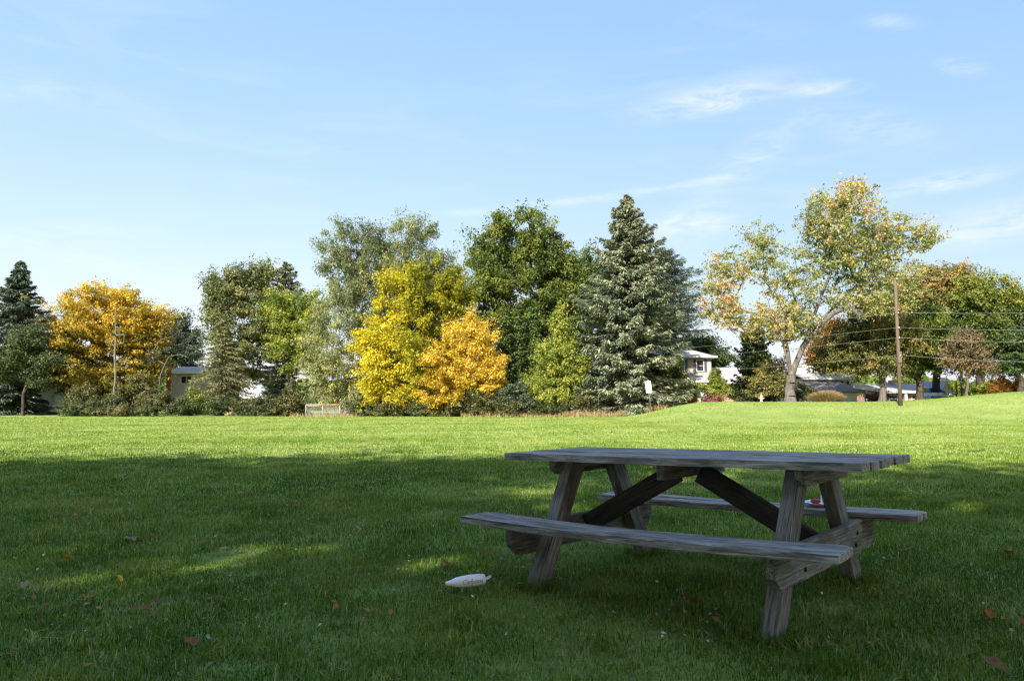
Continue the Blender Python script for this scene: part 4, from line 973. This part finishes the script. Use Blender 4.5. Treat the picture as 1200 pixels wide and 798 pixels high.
# benches: two boards each, some corners sawn off
def bench_(sgn, lx0, lx1, corners):
    b_ = Boards()
    for k in range(2):
        yc = sgn * (.857 - .133 / 2 - k * .139)
        x0, x1 = lx0 + random.uniform(-.006, .006), lx1 + random.uniform(-.012, .012)
        y0, y1 = -.133 / 2, .133 / 2
        c0, c1, c2, c3 = corners[k]
        o = ([(x0, y0 + c0), (x0 + c0, y0)] if c0 else [(x0, y0)]) + ([(x1 - c1, y0), (x1, y0 + c1)] if c1 else [(x1, y0)]) + \
            ([(x1, y1 - c2), (x1 - c2, y1)] if c2 else [(x1, y1)]) + ([(x0 + c3, y1), (x0, y1 - c3)] if c3 else [(x0, y1)])
        b_.add(o, .040, T((0, yc, .392 + random.uniform(-.002, .002))), .006, 10, .0018, .020 if sgn < 0 else .008)
    return b_.build('bench_seat', M['wood_top'], troot)
bench_(-1, -1.075, 1.06, [(.0, .0, 0, 0), (0, 0, .04, .05)])
bench_(1, -1.06, 1.075, [(0, 0, .055, .02), (0, 0, 0, 0)])

def timber(p0, p1, wy, wz, side, mat, name, outline=None):
    """board from p0 to p1 (local): wy = width in the plane's direction `side`, wz = thickness"""
    p0, p1, side = Vector(p0), Vector(p1), Vector(side).normalized()
    x = (p1 - p0).normalized(); z = x.cross(side).normalized(); y = z.cross(x)
    M4 = Matrix((x, y, z)).transposed().to_4x4(); M4.translation = (p0 + p1) / 2
    L = (p1 - p0).length / 2
    return Boards().add(outline(L) if outline else rect(-L, L, -wy / 2, wy / 2), wz, M4, .005, 5, .0006).build(name, mat, troot)
for sx in (-1, 1):
    for sy in (-1, 1):
        zf = -.06
        t_ = (zf - .62) / (-.62); yb = .27 + (.632 - .27) * t_
        # the leg in its leaning plane, its head cut under the top
        q0 = Vector((sx * .69, sy * yb, zf)); q1 = Vector((sx * .69, sy * .223, .70))
        timber(q0, q1, .122, .076, (0, 1, 0), M['wood_leg'], 'leg')
    # seat bearer outside the legs, lower corners sawn off
    def o_(L): return [(-L, .085), (-L, -.02), (-L + .075, -.085), (L - .075, -.085), (L, -.02), (L, .085)]
    timber((sx * (.69 +   .038 + .0235), -.80, .285), (sx * (.69 + .038 + .0235), .80, .285), .17, .044, (0, 0, 1), M['wood_leg'], 'seat_bearer', o_)
    def o2(L): return [(-L, .042), (-L, -.005), (-L + .05, -.042), (L - .05, -.042), (L, -.005), (L, .042)]
    timber((sx * (.69 + .038 + .0235), -.38, .674), (sx * (.69 + .038 + .0235), .38, .674), .084, .044, (0, 0, 1), M['wood_leg'], 'top_cleat', o2)
    timber((sx * .705, sx * .024 - .05, .305), (sx * .06, sx * .024 - .05, .655), .118, .042, (0, 0, 1), M['wood_shade'], 'brace')
timber((0, -.40, .675), (0, .40, .675), .084, .044, (0, 0, 1), M['wood_leg'], 'top_cleat')
for sx in (-1, 1):
    for y_, z_ in ((-.46, .31), (-.42, .25), (.46, .31), (.42, .25)):
        MB().tube([(sx * .7735, y_, z_), (sx * .781, y_, z_)], .011, 8).build('bolt_head', M['dark_rubber'], troot)

# ------------------------------------------------------------------ litter
BEN = TM
def on_bench(px_target, yl):
    best = min((abs((lambda w: 600 + F * w.x / (w.y * math.cos(PITCH) + (w.z - CAMH) * math.sin(PITCH)))(BEN @ Vector((x / 100, yl, .413))) - px_target), x / 100) for x in range(-100, 100))
    return best[1]
pl_x = on_bench(961, .78)
p = BEN @ Vector((pl_x, .785, .4135))
root = empty('paper_plate', p, 'white paper plate left on the far bench with red food scraps', 'plate')
root.rotation_euler = (0, 0, .35)
nn = 40; bm = bmesh.new(); rings = []
for r_, z_ in ((.001, .004), (.068, .004), (.072, .006), (.090, .016), (.107, .020), (.108, .0185), (.090, .0145), (.071, .003), (.001, .002)):
    rings.append([bm.verts.new((r_ * math.cos(i * 6.2832 / nn) * 1.05, r_ * math.sin(i * 6.2832 / nn), z_ + (.0022 * math.sin(i * 6.2832 / nn * 10) if r_ > .085 else 0))) for i in range(nn)])
for a_, b_ in zip(rings, rings[1:]):
    for i in range(nn): bm.faces.new((a_[i], a_[(i + 1) % nn], b_[(i + 1) % nn], b_[i]))
me = bpy.data.meshes.new('plate'); bmesh.ops.recalc_face_normals(bm, faces=bm.faces); bm.to_mesh(me); bm.free(); me.materials.append(M['paper'])
for q in me.polygons: q.use_smooth = True
obj('dish', me, root)
def lump(name, label, cat, loc, r, mat, seed, sq=(1, 1, .6), crumple=.25):
    bm = bmesh.new(); bmesh.ops.create_icosphere(bm, subdivisions=3, radius=1); rr = random.Random(seed)
    ph = [(Vector((rr.gauss(0, 1), rr.gauss(0, 1), rr.gauss(0, 1))) * 3.2, rr.random() * 6) for _ in range(7)]
    for v in bm.verts:
        k = sum(abs(math.sin(v.co.dot(a) + b)) for a, b in ph) / 7
        v.co = Vector((v.co.x * sq[0], v.co.y * sq[1], v.co.z * sq[2])) * r * (1 - crumple + 2 * crumple * k)
    zmin = min(v.co.z for v in bm.verts)
    for v in bm.verts: v.co.z -= zmin
    me = bpy.data.meshes.new(name); bm.to_mesh(me); bm.free(); me.materials.append(mat)
    o = obj(name, me, None, loc); tag(o, label, cat); return o
ax_ = Vector((math.cos(TYAW), math.sin(TYAW), 0)); ay_ = Vector((-math.sin(TYAW), math.cos(TYAW), 0))
lump('food_scrap', 'red food scrap lying on the white paper plate', 'food', p + ax_ * -.022 + ay_ * -.012 + Vector((0, 0, .0045)), .022, M['red_food'], 3, (1.3, 1, .75), .2)
lump('paper_napkin', 'crumpled white paper napkin beside the plate on the far bench', 'napkin', p + ax_ * .060 + ay_ * .028 + Vector((0, 0, .001)), .046, M['paper'], 8, (1.2, 1, .8), .35)

# white plastic bottle lying in the grass
pA, pB = at(523, 691, 1), at(573, 683, 1)
def gpt(px, py, z=0.):
    v = at(px, py, 1.0); dd = (v - Vector((0, 0, CAMH))); t = (z - CAMH) / dd.z
    return Vector((0, 0, CAMH)) + dd * t
a_, b_ = gpt(526, 689.5, .03), gpt(569, 684.5, .04)
ctr = (a_ + b_) / 2; Lb = (b_ - a_).length * 1.16
root = empty('plastic_bottle', (ctr.x, ctr.y, .030), 'white plastic bottle with grey print lying in the grass beside the table', 'bottle')
root.rotation_euler = (R(0), R(-3), math.atan2(b_.y - a_.y, b_.x - a_.x))
prof = [(-.5, .004), (-.495, .010), (-.47, .011), (-.40, .014), (-.36, .017), (-.26, .026), (-.1, .031), (.1, .033), (.28, .0315), (.40, .028), (.425, .023), (.43, .004)]
mb = MB(); mb.tube([(s * Lb, 0, .035) for s, r_ in prof], [r_ for s, r_ in prof], 24); mb.build('body', M['white_plastic'], root, smooth=True)
ringm = MB(); ringm.tube([(.43 * Lb + .018 + .017 * math.cos(t / 16 * 6.2832), .0 + .014 * math.sin(t / 16 * 6.2832), .040 + .008 * math.cos(t / 16 * 6.2832)) for t in range(15)], .0038, 8); ringm.build('carrying_ring', M['white_plastic'], root, smooth=True)
cv = bpy.data.curves.new('lettering', 'FONT'); cv.body = 'Carbona'; cv.size = .034; cv.shear = .25; cv.align_x = 'CENTER'; cv.extrude = .0004; cv.resolution_u = 3
tmp = bpy.data.objects.new('tmp', cv); COL.objects.link(tmp); dg = bpy.context.evaluated_depsgraph_get()
me = bpy.data.meshes.new_from_object(tmp.evaluated_get(dg)); bpy.data.objects.remove(tmp); bpy.data.curves.remove(cv)
def brad(x):
    s = x / Lb; return float(np.interp(s, [q[0] for q in prof], [q[1] for q in prof]))
for v in me.vertices:
    x, t, e = v.co.x + .10 * Lb, v.co.y, v.co.z
    ang = -.15 + (t - .004) / .032; rr_ = brad(x) + .0012 + e
    v.co = (x, -rr_ * math.cos(ang), .035 + rr_ * math.sin(ang))
me.materials.clear(); me.materials.append(M['print_grey']); me.name = 'lettering'
obj('lettering', me, root)

# ------------------------------------------------------------------ fallen leaves
def leaf_mesh(name, kind, mat, seed):
    rr = random.Random(seed); pts = []
    if kind == 'maple':
        radii = [.30, .42, .34, .62, .40, .74, .50, .70, .62, 1.0, .62, .70, .50, .74, .40, .62, .34, .42]
        angs = [-90 + 20 * i for i in range(18)]
        pts = [(r_ * math.cos(R(a)), r_ * math.sin(R(a))) for a, r_ in zip(angs, radii)]
    elif kind == 'oak':
        for i in range(24):
            t = i / 24 * 6.2832; r_ = .8 + .2 * math.cos(7 * t); pts.append((.45 * r_ * math.sin(t), -.95 * math.cos(t) * (.9 + .1 * r_)))
    else:
        for i in range(20):
            t = i / 20 * 6.2832; pts.append((.42 * math.sin(t) * (1 - .25 * math.cos(t)), -.95 * math.cos(t)))
    bm = bmesh.new(); c = bm.verts.new((0, 0, 0)); inner = [bm.verts.new((x * .5, y * .5, 0)) for x, y in pts]; outer = [bm.verts.new((x, y, 0)) for x, y in pts]; n = len(pts)
    for i in range(n):
        j = (i + 1) % n; bm.faces.new((c, inner[i], inner[j])); bm.faces.new((inner[i], outer[i], outer[j], inner[j]))
    c1, c2, c3 = rr.uniform(.25, .7), rr.uniform(-.2, .4), rr.random() * 6
    for v in bm.verts:
        v.co.z = c1 * v.co.x ** 2 + c2 * v.co.y ** 2 + .09 * math.sin(v.co.x * 5 + c3) * math.cos(v.co.y * 4)
    bmesh.ops.solidify(bm, geom=bm.faces[:], thickness=.015)
    me = bpy.data.meshes.new(name); bm.to_mesh(me); bm.free(); me.materials.append(mat)
    return me
LM = {k: noisy('fallen_leaf_' + k, a, b, (1, 1, 1), 3, .8) for k, a, b in (
    ('orange', (.40, .14, .035), (.58, .25, .07)), ('tan', (.42, .28, .14), (.58, .42, .24)), ('brown', (.24, .125, .05), (.37, .21, .09)), ('grey', (.36, .26, .17), (.50, .39, .27)), ('yellow', (.40, .28, .03), (.52, .38, .06)), ('pale', (.44, .38, .27), (.56, .50, .38)))}
GL = 'fallen leaves on the lawn'
for i, (px, py, wpx, kind, mt, lab) in enumerate((
    (152, 632, 20, 'oak', 'grey', 'large curled grey-brown fallen leaf in the lit patch at left'),
    (176, 629, 11, 'maple', 'orange', 'bright orange fallen leaf just right of the curled grey-brown leaf'),
    (78, 654, 14, 'maple', 'yellow', 'orange-yellow fallen leaf left of the curled grey-brown leaf'),
    (240, 637, 12, 'oval', 'grey', 'pale grey fallen leaf right of the bright orange leaf'),
    (261, 642, 9, 'oval', 'tan', 'small tan fallen leaf right of the pale grey leaf'),
    (28, 687, 14, 'oak', 'grey', 'pale curled fallen leaf at the far left of the lit patch'),
    (107, 699, 18, 'maple', 'orange', 'rusty orange fallen leaf below the lit patch'),
    (141, 677, 9, 'oval', 'yellow', 'small dull yellow fallen leaf amid the lit patch'),
    (293, 677, 9, 'oval', 'orange', 'small orange fallen leaf at the right end of the lit patch'),
    (165, 712, 16, 'oak', 'brown', 'dark brown fallen leaf below the lit patch'),
    (250, 700, 11, 'oval', 'brown', 'dark reddish fallen leaf right of the dark brown leaf'),
    (226, 753, 20, 'maple', 'brown', 'large reddish brown fallen leaf at the bottom left'),
    (244, 747, 8, 'oval', 'pale', 'tiny whitish leaf beside the large reddish brown leaf'),
    (102, 779, 9, 'maple', 'yellow', 'yellow fallen leaf near the bottom left corner'),
    (18, 762, 14, 'oak', 'brown', 'brown fallen leaf at the bottom left corner'),
    (246, 778, 14, 'oak', 'grey', 'greyish fallen leaf at the bottom edge left of centre'),
    (563, 636, 8, 'oval', 'tan', 'tan fallen leaf under the near bench end'),
    (573, 648, 11, 'maple', 'orange', 'orange-brown fallen leaf below the near bench end'),
    (523, 659, 12, 'oak', 'brown', 'reddish brown fallen leaf behind the white bottle'),
    (609, 684, 10, 'oval', 'pale', 'whitish scrap of leaf by the near left table leg'),
    (1160, 721, 15, 'maple', 'orange', 'orange-tan fallen leaf right of the table'),
    (1178, 725, 11, 'oval', 'yellow', 'pale yellow fallen leaf beside the orange-tan leaf'),
    (1165, 776, 30, 'oak', 'brown', 'large pinkish brown fallen leaf at the bottom right'),
    (1183, 648, 16, 'maple', 'brown', 'dull brown fallen leaf at the right edge'),
    (1064, 643, 14, 'oak', 'brown', 'brown fallen leaf right of the far bench'),
    (812, 701, 22, 'maple', 'brown', 'dark brown fallen leaf under the table'),
    (1198, 728, 10, 'maple', 'orange', 'orange fallen leaf cut by the right edge'),
    (345, 592, 8, 'maple', 'orange', 'small orange leaf in the dark mid lawn'),
    (420, 618, 8, 'oval', 'tan', 'small tan leaf in the dark mid lawn'))):
    q = gpt(px, py, .045); dd = q.y
    me = leaf_mesh('fallen_leaf', kind, LM[mt], i)
    o = obj('fallen_leaf', me, None, (q.x, q.y, .046 + tz(q.x, q.y)))
    s = wpx / F * dd * .74; o.scale = (s, s, s)
    o.rotation_euler = (random.uniform(-.1, .55), random.uniform(-.35, .35), random.uniform(0, 6.28))
    tag(o, lab, 'leaf', GL)
# ------------------------------------------------------------------ sky, sun, camera
world = bpy.data.worlds.new('World'); scene.world = world; world.use_nodes = True
nt = world.node_tree; bg = nt.nodes['Background']
sky = nt.nodes.new('ShaderNodeTexSky'); sky.sky_type = 'NISHITA'; sky.sun_disc = False
sky.sun_elevation = SUN_EL; sky.sun_rotation = math.pi - SUN_AZ
sky.air_density = 1.0; sky.dust_density = 1.0; sky.ozone_density = 1.4
tc = N(nt, 'ShaderNodeTexCoord')
def mapped(rot, sc):
    mp_ = N(nt, 'ShaderNodeMapping'); mp_.inputs['Rotation'].default_value = rot; mp_.inputs['Scale'].default_value = sc
    nt.links.new(tc.outputs['Generated'], mp_.inputs[0]); return mp_.outputs[0]
def math_(op, a, b=None, clamp=False):
    n = N(nt, 'ShaderNodeMath', operation=op); n.use_clamp = clamp
    for i_, v in enumerate((a, b)):
        if v is None: continue
        if isinstance(v, (int, float)): n.inputs[i_].default_value = v
        else: nt.links.new(v, n.inputs[i_])
    return n.outputs[0]
# thin cirrus: stretched noise, broken by a broad one
wisp = N(nt, 'ShaderNodeTexNoise', Scale=1.0, Detail=9., Roughness=.6, Distortion=.6); nt.links.new(mapped((0, R(10), R(8)), (4.5, 3, 26)), wisp.inputs['Vector'])
broad = N(nt, 'ShaderNodeTexNoise', Scale=1.0, Detail=4., Roughness=.55); nt.links.new(mapped((0, 0, .4), (3.2, 3.2, 7)), broad.inputs['Vector'])
w1 = N(nt, 'ShaderNodeMapRange'); w1.inputs[1].default_value = .47; w1.inputs[2].default_value = .80; nt.links.new(wisp.outputs[0], w1.inputs[0])
b1 = N(nt, 'ShaderNodeMapRange'); b1.inputs[1].default_value = .40; b1.inputs[2].default_value = .66; nt.links.new(broad.outputs[0], b1.inputs[0])
cl = math_('MULTIPLY', w1.outputs[0], b1.outputs[0])
# single small clouds: soft patches round fixed directions, eroded by fine noise
fine = N(nt, 'ShaderNodeTexNoise', Scale=1.0, Detail=9., Roughness=.68, Distortion=.5); nt.links.new(mapped((0, R(8), 0), (16, 8, 60)), fine.inputs['Vector'])
sp = N(nt, 'ShaderNodeSeparateXYZ'); nt.links.new(tc.outputs['Generated'], sp.inputs[0])
def patch(px, py, rx, ry, slope, amp):
    v = (at(px, py, 100) - Vector((0, 0, CAMH))).normalized()
    dx = math_('SUBTRACT', sp.outputs['X'], v.x); dz = math_('SUBTRACT', sp.outputs['Z'], v.z)
    dz = math_('SUBTRACT', dz, math_('MULTIPLY', dx, slope))
    e = math_('ADD', math_('POWER', math_('DIVIDE', dx, rx / F), 2), math_('POWER', math_('DIVIDE', dz, ry / F), 2))
    return math_('MULTIPLY', math_('POWER', math_('SUBTRACT', 1.0, math_('MULTIPLY', e, .45), True), 3), amp)
tot = None
for a in ((835, 118, 90, 17, .10, 1.0), (965, 105, 40, 9, -.05, .8), (1125, 78, 20, 9, -.35, .8), (1108, 213, 52, 11, .06, .9), (1165, 262, 70, 22, .10, .9), (805, 262, 60, 22, .1, .9), (880, 185, 60, 26, .55, .55), (1040, 26, 30, 8, -.3, .45), (1020, 150, 70, 22, -.3, .4), (30, 105, 90, 20, .12, .3), (140, 310, 120, 14, -.15, .35), (700, 232, 260, 6, .10, .5), (60, 275, 120, 16, .2, .3)):
    o_ = patch(*a); tot = o_ if tot is None else math_('ADD', tot, o_)
fr = N(nt, 'ShaderNodeMapRange'); fr.inputs[1].default_value = .36; fr.inputs[2].default_value = .72; nt.links.new(fine.outputs[0], fr.inputs[0])
tot = math_('MULTIPLY', tot, fr.outputs[0])
cl = math_('ADD', math_('MULTIPLY', cl, .22), math_('MULTIPLY', tot, .78), True)
mx = N(nt, 'ShaderNodeMix', data_type='RGBA'); nt.links.new(cl, mx.inputs[0])
# the clear air is milkier than the model's: flatten each channel's range a little
sx = N(nt, 'ShaderNodeSeparateColor'); nt.links.new(sky.outputs[0], sx.inputs[0]); cx = N(nt, 'ShaderNodeCombineColor')
for c_, (k_, g_) in enumerate(((.90, .62), (1.27, .40), (2.42, .08))):
    nt.links.new(math_('MULTIPLY', math_('POWER', sx.outputs[c_], g_), k_), cx.inputs[c_])
nt.links.new(cx.outputs[0], mx.inputs[6])
CLOUD = nt.nodes.new('ShaderNodeRGB'); CLOUD.outputs[0].default_value = (2.95, 2.95, 2.95, 1); nt.links.new(CLOUD.outputs[0], mx.inputs[7])
nt.links.new(mx.outputs[2], bg.inputs['Color']); bg.inputs['Strength'].default_value = .097

sun = bpy.data.lights.new('sun', 'SUN'); sun.energy = 3.05; sun.angle = R(.53); sun.color = (1, .93, .82)
so = bpy.data.objects.new('sun', sun); COL.objects.link(so)
so.rotation_euler = Vector(-sv).to_track_quat('-Z', 'Y').to_euler()

cam = bpy.data.cameras.new('camera'); cam.sensor_width = 36; cam.lens = F / 1200 * 36; cam.clip_end = 6000; cam.clip_start = .05
co = bpy.data.objects.new('camera', cam); COL.objects.link(co); co.location = (0, 0, CAMH); co.rotation_euler = (math.pi / 2 + PITCH, 0, 0)
scene.camera = co
scene.view_settings.view_transform = 'Standard'; scene.view_settings.look = 'None'; scene.view_settings.gamma = 1
scene.view_settings.exposure = 2.0
scene.render.engine = 'CYCLES'
try:
    scene.cycles.max_bounces = 6; scene.cycles.diffuse_bounces = 3; scene.cycles.transmission_bounces = 4; scene.cycles.use_denoising = True; scene.cycles.denoising_prefilter = 'ACCURATE'; scene.cycles.use_adaptive_sampling = False; scene.cycles.filter_width = 1.25; scene.cycles.sample_clamp_indirect = 6
except Exception: pass
